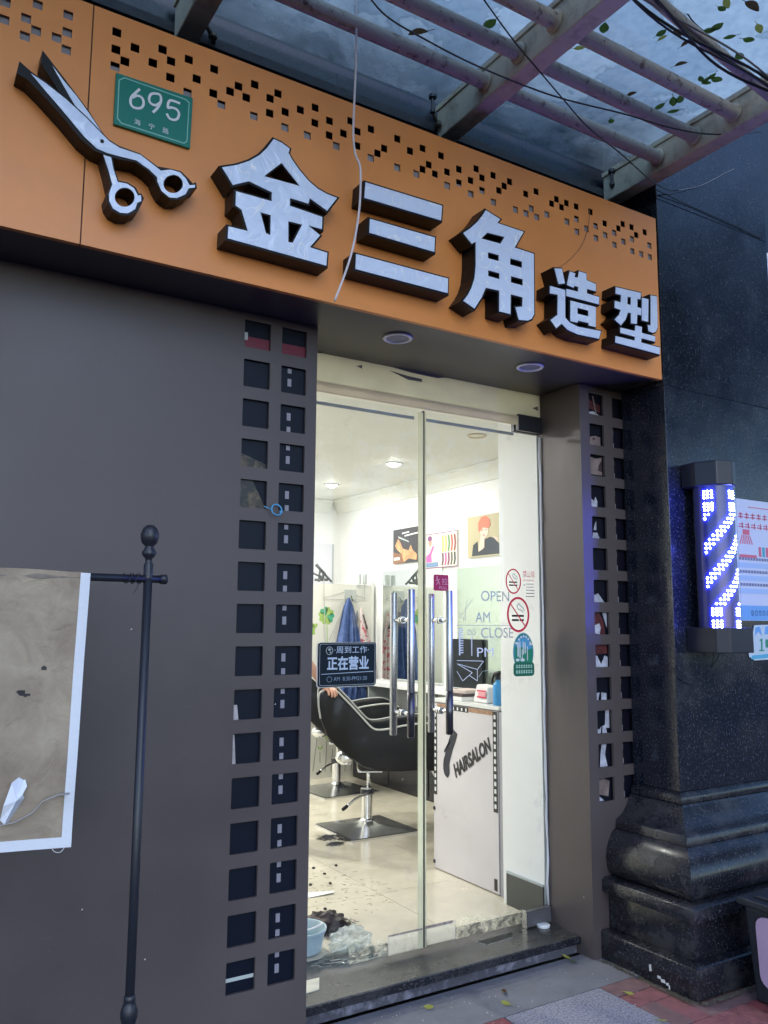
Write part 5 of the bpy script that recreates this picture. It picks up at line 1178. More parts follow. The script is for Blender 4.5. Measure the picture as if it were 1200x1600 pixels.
# ---- salon chairs
def salon_chair():
    t = thing('salon_chair', 'black leather styling chair nearest the door', 'chair', (0, 0, 0), 'black styling chairs in the salon')
    h = .27
    V = [(-h, -h, 0), (h, -h, 0), (h, h, 0), (-h, h, 0), (-h, -h, .012), (h, -h, .012), (h, h, .012), (-h, h, .012)]
    b = B().add(V, [(3, 2, 1, 0), (0, 1, 5, 4), (1, 2, 6, 5), (2, 3, 7, 6), (3, 0, 4, 7)])
    rings = [(.262, .016), (.20, .024), (.12, .034), (.075, .046), (.052, .062)]
    prev = list(range(4, 8)); base = 0
    b2 = B(); N = 32
    for k, (r, z) in enumerate(rings):
        for i in range(N):
            a_ = 2 * pi * i / N + pi / 4; f = k / (len(rings) - 1)
            m_ = max(abs(cos(a_)), abs(sin(a_))); sq = r / m_; rr = sq * (1 - f) + r * f
            b2.v.append(Vector((rr * cos(a_), rr * sin(a_), z)))
        if k:
            for i in range(N): a0 = (k - 1) * N + i; a1 = (k - 1) * N + (i + 1) % N; b2.f.append([a0, a1, a1 + N, a0 + N])
    b.add([(-h, -h, .0121), (h, -h, .0121), (h, h, .0121), (-h, h, .0121)], [(0, 1, 2, 3)])
    b.build('base_plate', CHROME, t)
    b2.build('base_dome', CHROME, t, smooth=True, autosmooth=radians(25))
    B().lathe([(.05, .058), (.046, .07), (.038, .075), (.038, .232), (.044, .234), (.044, .277), (.036, .282)], (0, 0, 0), 28).build('pump_column', CHROME, t, smooth=True, autosmooth=radians(40))
    B().lathe([(.046, .237), (.046, .274)], (0, 0, 0), 24).build('column_collar', DARKSTEEL, t, smooth=True, autosmooth=radians(40))
    B().lathe([(.013, .282), (.013, .42)], (.01, 0, 0), 14).build('piston', CHROME, t, smooth=True)
    plv = B().tube(smoothpath([(.02, -.05, .245), (-.05, -.07, .25), (-.15, -.10, .235), (-.225, -.12, .20)], 4), .0085, 10).build('pump_lever', CHROME, t, smooth=True)
    B().tube([(-.225, -.12, .20), (-.265, -.13, .182)], .012, 10).build('lever_pad', BLACK, plv, smooth=True)
    B().box(-.07, .10, -.09, .09, .395, .42).build('seat_bracket', CHROME, t, bevel=.004)
    B().box(-.08, .49, -.222, .222, .42, .545).build('seat_cushion', LEATHER, t, bevel=.035, seg=4, smooth=True)
    prof_ = [(-.335,.86),(-.35,.95),(-.347,1.02),(-.32,1.045),(-.28,1.05),(-.23,1.04),(-.18,.995),(-.11,.925),(-.04,.85),(.01,.80),(.05,.785),(.12,.79),(.22,.81),(.34,.825),(.44,.825),(.50,.80),(.52,.75),(.51,.62),(.47,.55),(.40,.52),(.22,.510),(.05,.515),(-.05,.545),(-.13,.60),(-.22,.67),(-.29,.745)]
    prof_ = [(x, z - .08) for x, z in prof_]
    for sy in (-1, 1):
        y0, y1 = (.228 * sy, .285 * sy) if sy > 0 else (-.285, -.228)
        spn = B().poly([prof_], [], lambda u, v, d: (u, d, v), y0, y1).build('side_panel', LEATHER, t, bevel=.018, seg=3, smooth=True, autosmooth=radians(60))
        pth = smoothpath([(x, (.290 if sy > 0 else -.290), z + .004) for x, z in prof_[:16]], 3)
        B().tube(pth, .0065, 8).build('piping', PIPING, spn, smooth=True)
    bk = [(.0, .55), (-.06, .63), (-.21, .98), (-.26, 1.03), (-.315, 1.03), (-.33, .95), (-.31, .80), (-.20, .69), (-.08, .57)]
    bk = [(x, z - .08) for x, z in bk]
    bkr = B().poly([bk], [], lambda u, v, d: (u, d, v), -.226, .226).build('backrest', LEATHER, t, bevel=.02, seg=3, smooth=True, autosmooth=radians(60))
    B().lathe([(0, -.05), (.035, -.045), (.062, -.025), (.072, 0), (.06, .03), (.03, .05), (0, .055)], (-.16, -.19, .515), 24).build('back_hinge', CHROME, bkr, smooth=True)
    for sy in (-.11, .11): B().tube(smoothpath([(.42, sy, .43), (.48, sy, .37), (.57, sy, .17), (.59, sy, .12)], 3), .010, 10).build('footrest_tube', CHROME, t, smooth=True)
    B().box(.55, .65, -.16, .16, .105, .12).build('footrest_plate', CHROME, t, bevel=.004)
    def swivel(o):
        if o.type == 'MESH' and not o.name.startswith(('base_', 'pump_', 'column_', 'lever_')): o.data.transform(Matrix.Rotation(radians(-27), 4, 'Z'))
    for o in list(bpy.data.objects):
        if o.parent == t or (o.parent and o.parent.parent == t): swivel(o)
    return t
ch = salon_chair()
ch2 = copy_tree(ch, (3.52, 3.58, .08), .05, 'black styling chair further back, half behind the first')
ch.location = (3.07, 2.30, .08); ch.rotation_euler = (0, 0, 0)
# tray / towel cloth on the second chair

# ---- things on the floor
bk = thing('blue_tub', 'pale blue plastic tub on the floor behind the left door', 'tub', (1.75, .62, .08))
r0 = _rt * ((486 - 600) / FPX) + _up * (-(1492 - 800) / FPX) + _fw; c = CAM + r0 * ((.08 - CAM.z) / r0.z)
c = Vector((c.x - .02, c.y + .06, .081))
PB = mat('pale_blue_plastic', (.40, .52, .58), .4)
B().lathe([(0, 0), (.075, 0), (.09, .006), (.105, .085), (.112, .088), (.112, .098), (.104, .098), (.098, .09), (.086, .012), (0, .010)], c, 32).build('tub_wall', PB, bk, smooth=True, autosmooth=radians(50))
B().tube(smoothpath([c + Vector((-.10, .0, .095)), c + Vector((-.03, -.09, .115)), c + Vector((.06, -.07, .118)), c + Vector((.106, .01, .095))], 5), .004, 8).build('handle', PAPER, bk, smooth=True)
# crumpled bag
def crumple(name, label, cat, cx, cy, cz, rx, ry, rz, m, seed, zcut=True):
    rg = random.Random(seed); bm = bmesh.new(); bmesh.ops.create_icosphere(bm, subdivisions=4, radius=1)
    from mathutils import noise
    for v in bm.verts:
        n_ = noise.noise(v.co * 2.3 + Vector((seed, 0, 0))) * .35 + abs(noise.noise(v.co * 5 + Vector((0, seed, 0)))) * .35
        k = 1 + n_; v.co = Vector((v.co.x * rx * k, v.co.y * ry * k, max(v.co.z, -.35) * rz * k))
    zm = min(v.co.z for v in bm.verts)
    for v in bm.verts: v.co += Vector((cx, cy, cz - zm))
    me = bpy.data.meshes.new(name); bm.to_mesh(me); bm.free(); me.materials.append(m)
    for p in me.polygons: p.use_smooth = True
    me.set_sharp_from_angle(angle=radians(40))
    o = bpy.data.objects.new(name, me); COL.objects.link(o); return tag(o, label, cat)
BAGM = glassmat('thin_plastic_film', (.92, .95, .96), 1.2, .6, (.80, .86, .90), 14, .2, .6, .15, translucent=True)
def fl(px, py, Z=.081): r = _rt * ((px - 600) / FPX) + _up * (-(py - 800) / FPX) + _fw; return CAM + r * ((Z - CAM.z) / r.z)
c = fl(548, 1482); crumple('plastic_bag', 'crumpled clear plastic bag beside the blue tub', 'bag', c.x, c.y, .081, .085, .06, .055, BAGM, 3)
c = fl(560, 1495); crumple('plastic_bag', 'flattened plastic sheet against the foot of the left door', 'bag', c.x - .03, c.y, .081, .15, .05, .018, BAGM, 9)
# hair heap and clippings
def hairs(name, label, cat, cx, cy, n_, spread, hh, ln_, m, kind=None, seed=1, r=.0012):
    rg = random.Random(seed); b = B()
    for i in range(n_):
        a_ = rg.uniform(0, 2 * pi); rr = rg.random() ** .6; x = cx + cos(a_) * rr * spread[0]; y = cy + sin(a_) * rr * spread[1]
        z = .083 + hh * max(0, 1 - rr) * rg.random(); d = rg.uniform(0, 2 * pi); l_ = ln_ * rg.uniform(.4, 1.2); kx, ky = cos(d) * l_, sin(d) * l_; bx_, by_ = -sin(d) * l_ * rg.uniform(-.5, .5), cos(d) * l_ * rg.uniform(-.5, .5)
        b.tube([(x, y, z), (x + kx * .5 + bx_, y + ky * .5 + by_, z + hh * .15 * rg.random()), (x + kx, y + ky, max(.082, z - hh * .2))], r, 3, cap=False)
    o = b.build(name, m, recalc=False); return tag(o, label, cat, kind=kind)
HAIRM = mat('cut_black_hair', (.018, .013, .012), .5)
c = fl(505, 1452)
crumple('hair_heap', 'heap of cut dark hair swept behind the tub', 'hair', c.x, c.y, .081, .10, .07, .045, HAIRM, 5)
hairs('hair_clippings', 'loose dark hair fringing the swept heap by the tub', 'hair', c.x, c.y, 500, (.15, .11), .075, .06, HAIRM, 'stuff', 2)
c = fl(530, 1400); hairs('hair_clippings', 'fine hair clippings scattered over the cream floor', 'hair', c.x, c.y + .1, 130, (.35, .4), .002, .03, mat('fine_hair', (.22, .16, .11), .6), 'stuff', 4, .0007)
for k, (x, y, a_, b2, lb_) in enumerate(((515, 1309, .09, .022, 'black tuft of cut hair left of the chair base'), (546, 1311, .06, .018, 'black tuft of cut hair touching the chair base edge'), (524, 1319, .055, .010, 'small flat tuft of hair below the other two'))):
    c = fl(x, y); hairs('hair_tuft', lb_, 'hair', c.x, c.y, 220, (a_, b2 * 3), .012, .03, HAIRM, 'stuff', 20 + k)
for k, (x, y) in enumerate(((490, 1357), (507, 1366), (525, 1353), (516, 1381), (485, 1383), (508, 1421))):
    c = fl(x, y); o = crumple('hair_ball', 'tiny dark hair ball on the cream floor', 'hair', c.x, c.y, .081, .008, .008, .006, HAIRM, 30 + k); tag(o, group='tiny hair balls on the floor')
c = fl(505, 1397)
slip = tag(B().add([(c.x - .10, c.y - .02, .083), (c.x + .05, c.y - .03, .090), (c.x + .07, c.y + .01, .084), (c.x - .08, c.y + .03, .094)], [(0, 1, 2, 3)]).build('paper_slip', PAPER), 'white paper slip on the floor behind the left door', 'paper')
c = at(508, 1536, .27)
B().hexa([(1.47, .175, .0805), (1.61, .19, .0805), (1.66, .285, .0805), (1.47, .285, .0805)], [(1.47, .175, .084), (1.61, .19, .084), (1.66, .285, .084), (1.47, .285, .084)]).build('cardboard_strip', mat('cream_card', (.62, .60, .48), .6, var=.1, scale=20))
tag(bpy.data.objects['cardboard_strip'], 'cream card strip lying on the sill at the left door foot', 'cardboard')
tag(B().hexa([(2.46, .21, .0805), (2.62, .222, .0805), (2.66, .278, .0805), (2.44, .270, .0805)], [(2.46, .21, .083), (2.62, .222, .083), (2.66, .278, .083), (2.44, .270, .083)]).build('clear_sheet', HAZED), 'clear plastic offcut lying on the sill under the right door', 'plastic sheet')
tag(B().lathe([(0, 0), (.03, 0), (.032, .01), (.026, .013), (0, .013)], (2.835, .255, .081), 20).build('bottle_cap', WHITE, smooth=True, autosmooth=radians(40)), 'white round plastic disc on the sill below the floor hinge', 'cap')
# dead leaves and litter on the pavement
for x, y, c_, lb_ in ((670, 1574, 1, 'yellow-green fallen leaf on the cement strip below the step'), (885, 1496, 1, 'pale curled leaf at the right end of the step'), (896, 1503, 0, 'greenish curled leaf just right of the pale one'), (787, 1550, 2, 'curled brown leaf on the cement strip'), (790, 1568, 1, 'small pale leaf below the curled brown one'), (983, 1553, 1, 'pale crumpled leaf on the red bricks'), (1035, 1595, 1, 'orange leaf at the bottom edge among the bricks')):
    r = _rt * ((x - 600) / FPX) + _up * (-(y - 800) / FPX) + _fw; p = CAM + r * ((.006 - CAM.z) / r.z)
    o = bpy.data.objects.new('leaf', leafs[c_ + 3]); COL.objects.link(o); o.location = p; o.rotation_euler = (RNG.uniform(-.5, .5), RNG.uniform(-.4, .4), RNG.uniform(0, 6)); o.scale = (.62,) * 3
    tag(o, lb_, 'leaf')
lt = B()
for k in range(140):
    x, y = RNG.uniform(1.5, 3.1), RNG.uniform(-.6, .07)
    if x > 2.9 and y < -.3: continue
    s_ = RNG.uniform(.001, .0035); z = .0015; lt.add([(x - s_, y - s_, z), (x + s_, y - s_ * .6, z), (x + s_ * .5, y + s_, z + s_ * .6)], [(0, 1, 2)])
tag(lt.build('grit', mat('pale_grit', (.5, .48, .45), .8)), 'fine pale grit scattered on the cement and paving', 'grit', kind='stuff')
ms = B()
for k in range(260):
    f = RNG.random(); x = 2.93 + .0 * f + RNG.uniform(-.012, .008); y = -.03 - .5 * f; s_ = RNG.uniform(.002, .007); ms.add([(x - s_, y - s_, .002), (x + s_, y - s_, .002), (x, y + s_, .002 + s_)], [(0, 1, 2)])
    x = 2.94 + .7 * f; y = -.545 + RNG.uniform(-.01, .008); ms.add([(x - s_, y - s_, .002), (x + s_, y - s_, .002), (x, y + s_, .002 + s_)], [(0, 1, 2)])
tag(ms.build('debris', mat('damp_debris', (.07, .065, .045), .9, var=.4, scale=60)), 'dark damp debris gathered along the column foot', 'debris', kind='stuff')

# ---- litter bin
bn = thing('litter_bin', 'dark plastic bin with lilac side panel by the column foot', 'bin', (3.35, -.83, 0))
DG = mat('dark_grey_plastic', (.018, .022, .03), .45, bump=.1, bscale=200)
BXa, BXb, BYa, BYb = 3.135, 3.50, -.61, -1.02
B().hexa([(BXa + .03, BYb + .02, 0), (BXb, BYb + .02, 0), (BXb, BYa - .03, 0), (BXa + .03, BYa - .02, 0)], [(BXa + .005, BYb, .37), (BXb + .02, BYb, .37), (BXb + .02, BYa, .37), (BXa + .005, BYa, .37)]).build('body', DG, bn, bevel=.015, seg=3)
B().poly([rrect(BYb - .02, BYa + .015, .0, .03, .012)], [], lambda u, v, d: (BXa - .02 + d, u, .372 + v), 0, .42).build('lid', DG, bn, bevel=.006)
B().box(BXa + .02, BXb - .02, BYb + .03, BYa - .04, .402, .415).build('lid_ridge', DG, bn, bevel=.005)
B().poly([rrect(BYb + .03, BYa - .055, .07, .345, .045)], [], lambda u, v, d: (BXa + .002 + .07 * (.37 - v) + d - .006, u, v), 0, .006).build('side_panel', mat('lilac_panel_plastic', (.48, .34, .50), .5), bn)

# ---- banner on iron pole
bp = thing('banner_pole', 'slim black iron pole with ball finial and crossbar, in front of the wall', 'pole', (.676, -.5, 0))
PXp, PYp = .676, -.5
B().tube([(PXp, PYp, .0), (PXp, PYp, 1.63)], .0125, 16).build('shaft', IRON, bp, smooth=True)
B().lathe([(.0, 1.615), (.0135, 1.615), (.0135, 1.655), (.010, 1.66), (.010, 1.672), (.018, 1.680), (.021, 1.69), (.013, 1.702), (.012, 1.708), (.021, 1.716), (.025, 1.730), (.026, 1.742), (.021, 1.758), (.011, 1.768), (.0, 1.770)], (PXp, PYp, .008), 24).build('finial', IRON, bp, smooth=True, autosmooth=radians(60))
B().lathe([(.0125, .395), (.016, .402), (.016, .418), (.013, .424), (.018, .436), (.0225, .452), (.0225, .468), (.018, .482), (.0145, .490), (.0155, .494), (.0155, .504), (.0125, .508)], (PXp, PYp, 0), 24).build('knuckle', IRON, bp, smooth=True, autosmooth=radians(60))
B().lathe([(.0, 0), (.16, 0), (.16, .012), (.03, .02), (.02, .05), (.0125, .06)], (PXp, PYp, .001), 32).build('foot_plate', IRON, bp, smooth=True, autosmooth=radians(40))
B().tube([(-.12, PYp, 1.622), (PXp + .05, PYp, 1.622)], .0112, 14).build('crossbar', IRON, bp, smooth=True)
B().lathe([(.0135, PXp + .035), (.0145, PXp + .052), (.010, PXp + .056)], (0, PYp, 1.622), 14, 'x').build('crossbar_cap', IRON, bp, smooth=True)
for k in range(3):
    x = PXp - .035 - .018 * k; pts = [(x + .012 * cos(a_) * .3 + .004 * a_, PYp + .0145 * sin(a_), 1.622 + .0145 * cos(a_)) for a_ in [i * .7 for i in range(12)]]
    B().tube(pts, .0016, 6).build('tie_wire', CABLEK, bp, smooth=True)
B().tube(smoothpath([(PXp - .03, PYp - .014, 1.61), (PXp - .035, PYp - .02, 1.595), (PXp - .045, PYp - .02, 1.58)], 3), .0014, 5).build('tie_tail', CABLEK, bp)
fg = thing('banner', 'faded tan cloth banner with white border hanging from the crossbar', 'banner', (.2, -.5, 1.62))
def cloth_mat():
    m = mat('tan_banner_cloth', (.33, .25, .17), .75)
    n = m.node_tree; b = n.nodes['Principled BSDF']; geo = n.nodes.new('ShaderNodeNewGeometry')
    t = n.nodes.new('ShaderNodeTexNoise'); t.inputs['Scale'].default_value = 7; t.inputs['Detail'].default_value = 9; t.inputs['Roughness'].default_value = .6; t.inputs['Distortion'].default_value = .8
    r = n.nodes.new('ShaderNodeValToRGB'); e = r.color_ramp.elements; e[0].position = .32; e[0].color = (.25, .19, .14, 1); e[1].position = .68; e[1].color = (.42, .34, .245, 1)
    n.links.new(geo.outputs['Position'], t.inputs['Vector']); n.links.new(t.outputs[0], r.inputs[0]); n.links.new(r.outputs[0], b.inputs['Base Color'])
    t2 = n.nodes.new('ShaderNodeTexNoise'); t2.inputs['Scale'].default_value = 16; t2.inputs['Detail'].default_value = 6; t2.inputs['Distortion'].default_value = 1.2
    n.links.new(geo.outputs['Position'], t2.inputs['Vector'])
    bp_ = n.nodes.new('ShaderNodeBump'); bp_.inputs['Strength'].default_value = .45; bp_.inputs['Distance'].default_value = .015
    n.links.new(t2.outputs[0], bp_.inputs['Height']); n.links.new(bp_.outputs[0], b.inputs['Normal'])
    return m
CLO = cloth_mat(); BORD = mat('white_banner_border', (.74, .76, .82), .7, bump=.2, bscale=90)
NX, NZ = 46, 60
XR, XL, ZT_, ZB_ = .513, -.09, 1.634, .925
from mathutils import noise as _nz
def cpt(u, v, extra=0.0):
    xr = XR - .010 * v; x = XL + (xr - XL) * u
    z = ZT_ + (ZB_ - ZT_) * v - .012 * u * v - .004 * sin(7 * u)
    if v < .04: y = -.0155
    else: y = -.0155 + .012 * v + .010 * _nz.noise(Vector((x * 5, 1.3, z * 4))) * min(1, v * 3) + .006 * sin(x * 17 + z * 5) * v
    return Vector((x, -.5 + y - extra, z))
def inhole(x, z):
    for hx_, hz_, a_, b_2 in ((.408, 1.377, .007, .006), (.412, 1.374, .004, .004), (.357, 1.315, .010, .008), (.368, 1.309, .011, .004), (.350, 1.318, .005, .005)):
        if ((x - hx_) / a_) ** 2 + ((z - hz_) / b_2) ** 2 < 1: return True
    return False
b = B(); MX, MZ = 210, 240; idx = {}
UB, VB = 1 - .022 / .6, 1 - .022 / .71
for j in range(MZ + 1):
    for i in range(MX + 1):
        idx[(i, j)] = len(b.v); b.v.append(cpt(UB * i / MX, VB * j / MZ))
for j in range(MZ):
    for i in range(MX):
        c = (b.v[idx[(i, j)]] + b.v[idx[(i + 1, j + 1)]]) / 2
        if inhole(c.x, c.z): continue
        b.f.append([idx[(i, j)], idx[(i + 1, j)], idx[(i + 1, j + 1)], idx[(i, j + 1)]])
cl = b.build('cloth', CLO, fg, smooth=True, recalc=False)
b = B(); idx = {}
for j in range(MZ + 1):
    for k, u in enumerate((UB - .006, 1.0)): idx[(k, j)] = len(b.v); b.v.append(cpt(u, j / MZ, .0016))
for j in range(MZ): b.f.append([idx[(0, j)], idx[(1, j)], idx[(1, j + 1)], idx[(0, j + 1)]])
b.build('side_border', BORD, fg, smooth=True, recalc=False)
b = B()
for i in range(MX + 1):
    for k, v in enumerate((VB - .006, 1.0)): b.v.append(cpt(i / MX, v, .0028))
for i in range(MX): b.f.append([2 * i, 2 * i + 2, 2 * i + 3, 2 * i + 1])
b.build('bottom_border', BORD, fg, smooth=True, recalc=False)
# rolled sleeve round the bar
b = B(); N = 12
for i in range(61):
    x = XL + (XR - .02 - XL) * i / 60; rr = .0165 + .004 * _nz.noise(Vector((x * 14, 0, 0)))
    for k in range(N): a_ = 2 * pi * k / N; b.v.append(Vector((x, -.5 + rr * cos(a_), 1.6185 + rr * sin(a_) * (1 + .15 * sin(x * 40)))))
for i in range(60):
    for k in range(N): b.f.append([i * N + k, i * N + (k + 1) % N, (i + 1) * N + (k + 1) % N, (i + 1) * N + k])
b.build('rolled_sleeve', mat('sleeve_cloth', (.22, .18, .145), .7, var=.2, scale=24, bump=.4, bscale=60), fg, smooth=True)
def on(u_, v_): return at(u_, v_, -.523)
b = B(); P = [on(0, 1282), on(4, 1258), on(18, 1222), on(32, 1214), on(40, 1216), on(42, 1228), on(34, 1240), on(38, 1246), on(30, 1262), on(14, 1286), on(6, 1288)]
P2 = [Vector((p.x, p.y - .014 * sin(i * 1.3), p.z)) for i, p in enumerate(P)]; cc = sum(P2, Vector()) / len(P2); cc.y -= .02
b.add(P2 + [cc], [(i, (i + 1) % len(P2), len(P2)) for i in range(len(P2))]).build('torn_flap', BORD, fg, smooth=False)
b = B(); b.tube([on(0, 1290), on(25, 1284), on(50, 1270), on(66, 1252), on(90, 1242), on(108, 1240)], [.006, .007, .006, .005, .007, .008], 8, flat=.3); b.build('torn_thread', mat('grey_rag', (.36, .32, .30), .7), fg, smooth=True)
B().tube(smoothpath([on(78, 1318), on(84, 1330), on(95, 1331), on(104, 1318)], 4), .0008, 5).build('loose_thread', PAPER, fg)
# blue cable tie on the wall
zt_ = thing('cable_tie', 'light blue cable tie looped on the wall beside the square holes', 'cable tie', (1.27, -.01, 1.99))
c = at(431, 797, -.012)
B().tube([c + Vector((.021 * cos(a_), -.008 + .006 * sin(a_), .021 * sin(a_))) for a_ in [i * 2 * pi / 20 for i in range(21)]], .0028, 6).build('loop', mat('sky_blue_plastic', (.08, .35, .62), .4), zt_, smooth=True)
B().tube([c + Vector((-.045, .008, .012)), c + Vector((-.02, -.004, .0))], .002, 6).build('tail', mat('sky_blue_plastic', (.08, .35, .62), .4), zt_)
B().box(c.x + .012, c.x + .02, c.y - .014, c.y - .006, c.z - .012, c.z - .002).build('lock', mat('sky_blue_plastic', (.08, .35, .62), .4), zt_)
sp_ = B()
for x, y in ((128, 1421), (205, 983), (226, 1499), (430, 1100), (912, 1402), (1002, 1000)):
    c = at(x, y, -.0006); sp_.add([(c.x - .003, c.y, c.z - .002), (c.x + .003, c.y, c.z - .002), (c.x + .002, c.y, c.z + .003)], [(0, 1, 2)])
sp_.build('paint_speck', PAPER, lw)
SC = mat('pale_scuff', (.13, .11, .12), .6, var=.3, scale=60)
sc_ = B(); rg_ = random.Random(12)
for k in range(46):
    x = rg_.uniform(.32, 1.13); z = rg_.choice((rg_.uniform(.05, .7), rg_.uniform(.05, 2.4))); l_ = rg_.uniform(.004, .05); a_ = rg_.uniform(-.6, .6) + (pi / 2 if rg_.random() < .4 else 0)
    sc_.poly([stroke([(x, z), (x + l_ * cos(a_), z + l_ * sin(a_))], [rg_.uniform(.0004, .0014), .0003])], [], YF(-.0006), 0)
tag(sc_.build('scuff_mark', SC, lw, recalc=False), kind='stuff')

# ---- person beside the chair, mostly hidden by the wall
def skin_mesh(name, verts, edges, radii, sub, m, parent=None):
    me = bpy.data.meshes.new(name); me.from_pydata(verts, edges, []); o = bpy.data.objects.new(name, me); COL.objects.link(o)
    md = o.modifiers.new('s', 'SKIN'); md.use_smooth_shade = True
    for i, r in enumerate(radii):
        rr = r if isinstance(r, tuple) else (r, r); me.skin_vertices[0].data[i].radius = rr
    me.skin_vertices[0].data[0].use_root = True
    s_ = o.modifiers.new('u', 'SUBSURF'); s_.levels = sub; s_.render_levels = sub
    bpy.context.view_layer.update()
    out = bpy.data.meshes.new_from_object(o.evaluated_get(bpy.context.evaluated_depsgraph_get()))
    bpy.data.objects.remove(o); return out
pe = thing('person', 'person in a dark top resting a bare hand on the nearest chair back', 'person', (2.33, 2.26, .08))
hx0, hy0 = 2.33, 2.26
hand = at(513, 1079, 2.19)
wr = Vector((hand.x - .045, 2.20, hand.z + .055)); el = Vector((2.46, 2.18, 1.32)); shl = Vector((hx0 + .02, hy0 - .16, 1.46))
V = [(hx0, hy0, 1.02), (hx0, hy0, 1.15), (hx0 + .01, hy0, 1.32), (hx0 + .01, hy0, 1.46), (hx0 + .02, hy0, 1.56), (hx0 + .04, hy0, 1.64), (hx0 + .04, hy0, 1.74),
     tuple(shl), tuple(el), tuple(wr),
     (hx0 + .02, hy0 + .18, 1.46), (hx0 + .02, hy0 + .23, 1.20), (hx0 + .10, hy0 + .22, .98), (hx0 + .14, hy0 + .21, .90),
     (hx0, hy0 - .09, .94), (hx0 + .01, hy0 - .10, .55), (hx0 - .01, hy0 - .10, .16), (hx0 + .12, hy0 - .10, .115),
     (hx0, hy0 + .09, .94), (hx0 + .01, hy0 + .10, .55), (hx0 - .01, hy0 + .10, .16), (hx0 + .12, hy0 + .10, .115)]
E_ = [(0, 1), (1, 2), (2, 3), (3, 4), (4, 5), (5, 6), (3, 7), (7, 8), (8, 9), (3, 10), (10, 11), (11, 12), (12, 13), (0, 14), (14, 15), (15, 16), (16, 17), (0, 18), (18, 19), (19, 20), (20, 21)]
Rr = [(.105, .14), (.095, .13), (.11, .16), (.10, .15), .055, .07, .085, .058, .043, .027, .058, .045, .033, .026, .085, .062, .042, .035, .085, .062, .042, .035]
body = skin_mesh('body', V, E_, Rr, 2, SKINM)
bm = bmesh.new(); bm.from_mesh(body)
# hand: palm laid over the chair back with five fingers curled down its front
def add_chain(pts, rad):
    m_ = skin_mesh('f', [tuple(p) for p in pts], [(i, i + 1) for i in range(len(pts) - 1)], rad, 2, SKINM)
    bm.from_mesh(m_); bpy.data.meshes.remove(m_)
pal = [wr, wr + Vector((.02, -.004, -.03)), Vector((hand.x - .012, 2.19, hand.z + .012)), Vector((hand.x + .012, 2.182, hand.z + .004))]
add_chain(pal, [(.026, .022), (.030, .020), (.038, .016), (.034, .013)])
for k in range(4):
    bx_ = hand.x + .028 - .019 * k; l_ = (.9, 1.05, 1.0, .8)[k]
    k0 = Vector((bx_, 2.180, hand.z + .006)); 
    add_chain([Vector((bx_ - .01, 2.188, hand.z + .010)), k0 + Vector((.006, -.020 * l_, .002)), k0 + Vector((.010, -.038 * l_, -.012)), k0 + Vector((.010, -.046 * l_, -.032 * l_)), k0 + Vector((.009, -.044 * l_, -.048 * l_))], [.0095, .0098, .009, .0085, .007])
add_chain([Vector((hand.x - .035, 2.188, hand.z + .028)), Vector((hand.x + .0, 2.202, hand.z + .016)), Vector((hand.x + .035, 2.190, hand.z + .010)), Vector((hand.x + .060, 2.175, hand.z + .004))], [.012, .0115, .0105, .008])
TOP = mat('black_tshirt', (.015, .015, .018), .8); JEANS = mat('dark_trousers', (.02, .022, .035), .8); SHOE = mat('black_shoe', (.012, .012, .012), .5)
me = bpy.data.meshes.new('body'); bm.to_mesh(me); bm.free()
for m_ in (SKINM, TOP, JEANS, SHOE): me.materials.append(m_)
for p in me.polygons:
    c = p.center; p.use_smooth = True
    if c.z < .17: p.material_index = 3
    elif c.z < 1.0 and abs(c.y - hy0) < .19 and c.x < hx0 + .10: p.material_index = 2
    elif c.z < 1.52 and not (c.z < 1.30 and (c.x > hx0 + .05) and c.y < hy0 - .0) and not (c.z < 1.22 and c.y > hy0 + .16): p.material_index = 1
off = wloc(pe)
for v in me.vertices: v.co -= off
bo_ = bpy.data.objects.new('body', me); COL.objects.link(bo_); bo_.parent = pe
hm = B().lathe([(.0, .115), (.05, .108), (.085, .07), (.098, .02), (.096, -.03), (.085, -.06)], (hx0 + .03, hy0, 1.72), 20).build('hair', HAIRM, pe, smooth=True)
for sy in (-.03, .03): B().lathe([(0, .012), (.008, .008), (.011, 0), (.008, -.008), (0, -.012)], (hx0 + .118, hy0 + sy, 1.70), 10).build('eye', PRINTK, pe, smooth=True)
B().hexa([(hx0 + .115, hy0 - .012, 1.655), (hx0 + .145, hy0 - .008, 1.655), (hx0 + .145, hy0 + .008, 1.655), (hx0 + .115, hy0 + .012, 1.655)], [(hx0 + .115, hy0 - .006, 1.70), (hx0 + .125, hy0 - .004, 1.70), (hx0 + .125, hy0 + .004, 1.70), (hx0 + .115, hy0 + .006, 1.70)]).build('nose', SKINM, pe, bevel=.003)

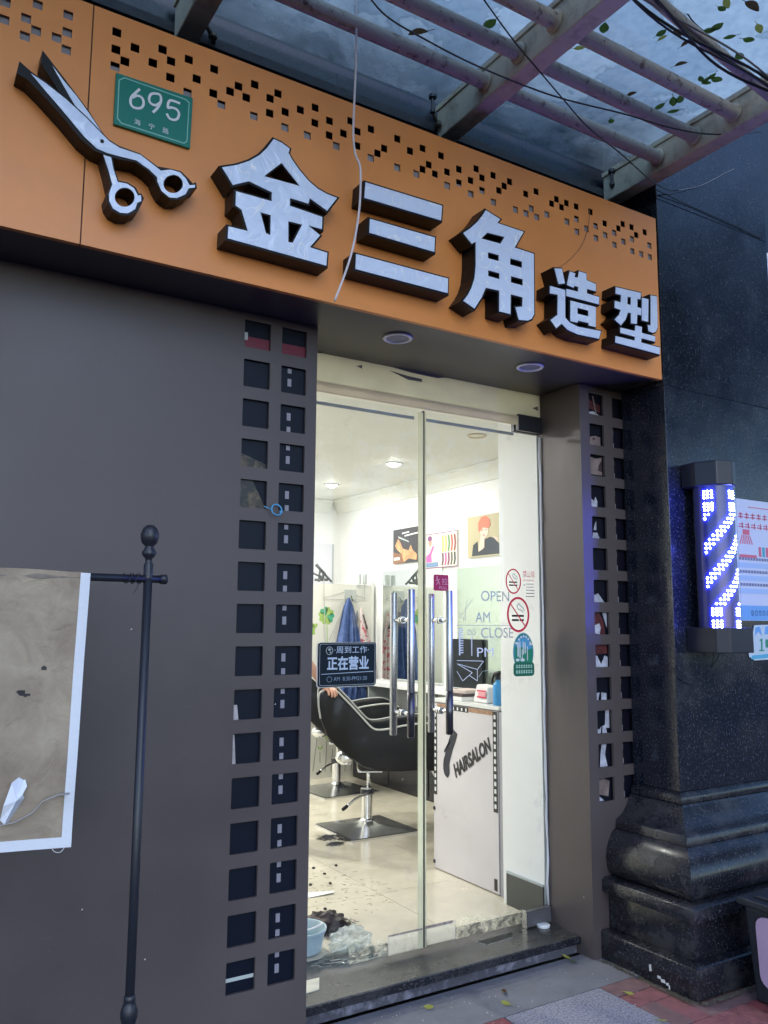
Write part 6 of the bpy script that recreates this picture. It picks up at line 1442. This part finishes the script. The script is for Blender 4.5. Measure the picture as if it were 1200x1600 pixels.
# ---- street side: kerb and trees behind the camera (they show as reflections in the glass)
tag(B().box(-12, 14, -4.75, -4.6, -.16, -.01).build('kerb', CEMENT), kind='structure')
def tree(x, y, h, label, seed):
    rg = random.Random(seed); t = thing('street_tree', label, 'tree', (x, y, -.15), 'plane trees along the kerb')
    BARK = mat('plane_bark', (.16, .14, .11), .85, var=.3, scale=10, bump=.5, bscale=30)
    b = B(); b.tube([(x, y, -.16), (x + .05, y, h * .3), (x - .05, y + .05, h * .55), (x, y, h * .85)], [.17, .14, .10, .04], 12)
    for k in range(9):
        a_ = rg.uniform(0, 6.28); z0 = h * rg.uniform(.38, .7); r = h * rg.uniform(.2, .33); b.tube([(x, y, z0), (x + cos(a_) * r * .5, y + sin(a_) * r * .5, z0 + r * .45), (x + cos(a_) * r, y + sin(a_) * r, z0 + r * .7)], [.06, .04, .015], 7)
    b.build('trunk', BARK, t, smooth=True)
    c = B()
    for k in range(5200):
        a_ = rg.uniform(0, 6.28); ph = math.acos(rg.uniform(-.75, 1)); rr = rg.random() ** .45
        lobe = 1 + .28 * sin(a_ * 3 + seed) * sin(ph * 4); R0 = h * .36 * rr * lobe
        p = Vector((x + R0 * sin(ph) * cos(a_), y + R0 * sin(ph) * sin(a_), h * .68 + R0 * .85 * cos(ph))); s_ = rg.uniform(.06, .13)
        u_ = Vector((rg.uniform(-1, 1), rg.uniform(-1, 1), rg.uniform(-1, 1))).normalized(); v_ = u_.cross(Vector((rg.uniform(-1, 1), rg.uniform(-1, 1), rg.uniform(-1, 1)))).normalized()
        c.add([p - u_ * s_, p + v_ * s_ * .6, p + u_ * s_, p - v_ * s_ * .6], [(0, 1, 2, 3)])
    c.build('crown', mat('plane_leaves', (.05, .085, .025), .6, var=.4, scale=3), t, recalc=False)
for x, y, h, l_, s_ in ((5.5, -6.6, 7.5, 'plane tree by the kerb opposite the salon doors', 3), (10.5, -6.4, 8.2, 'plane tree by the kerb to the right of the salon', 5), (-4.5, -6.8, 7.0, 'plane tree by the kerb to the left of the salon', 8)):
    tree(x, y, h, l_, s_)
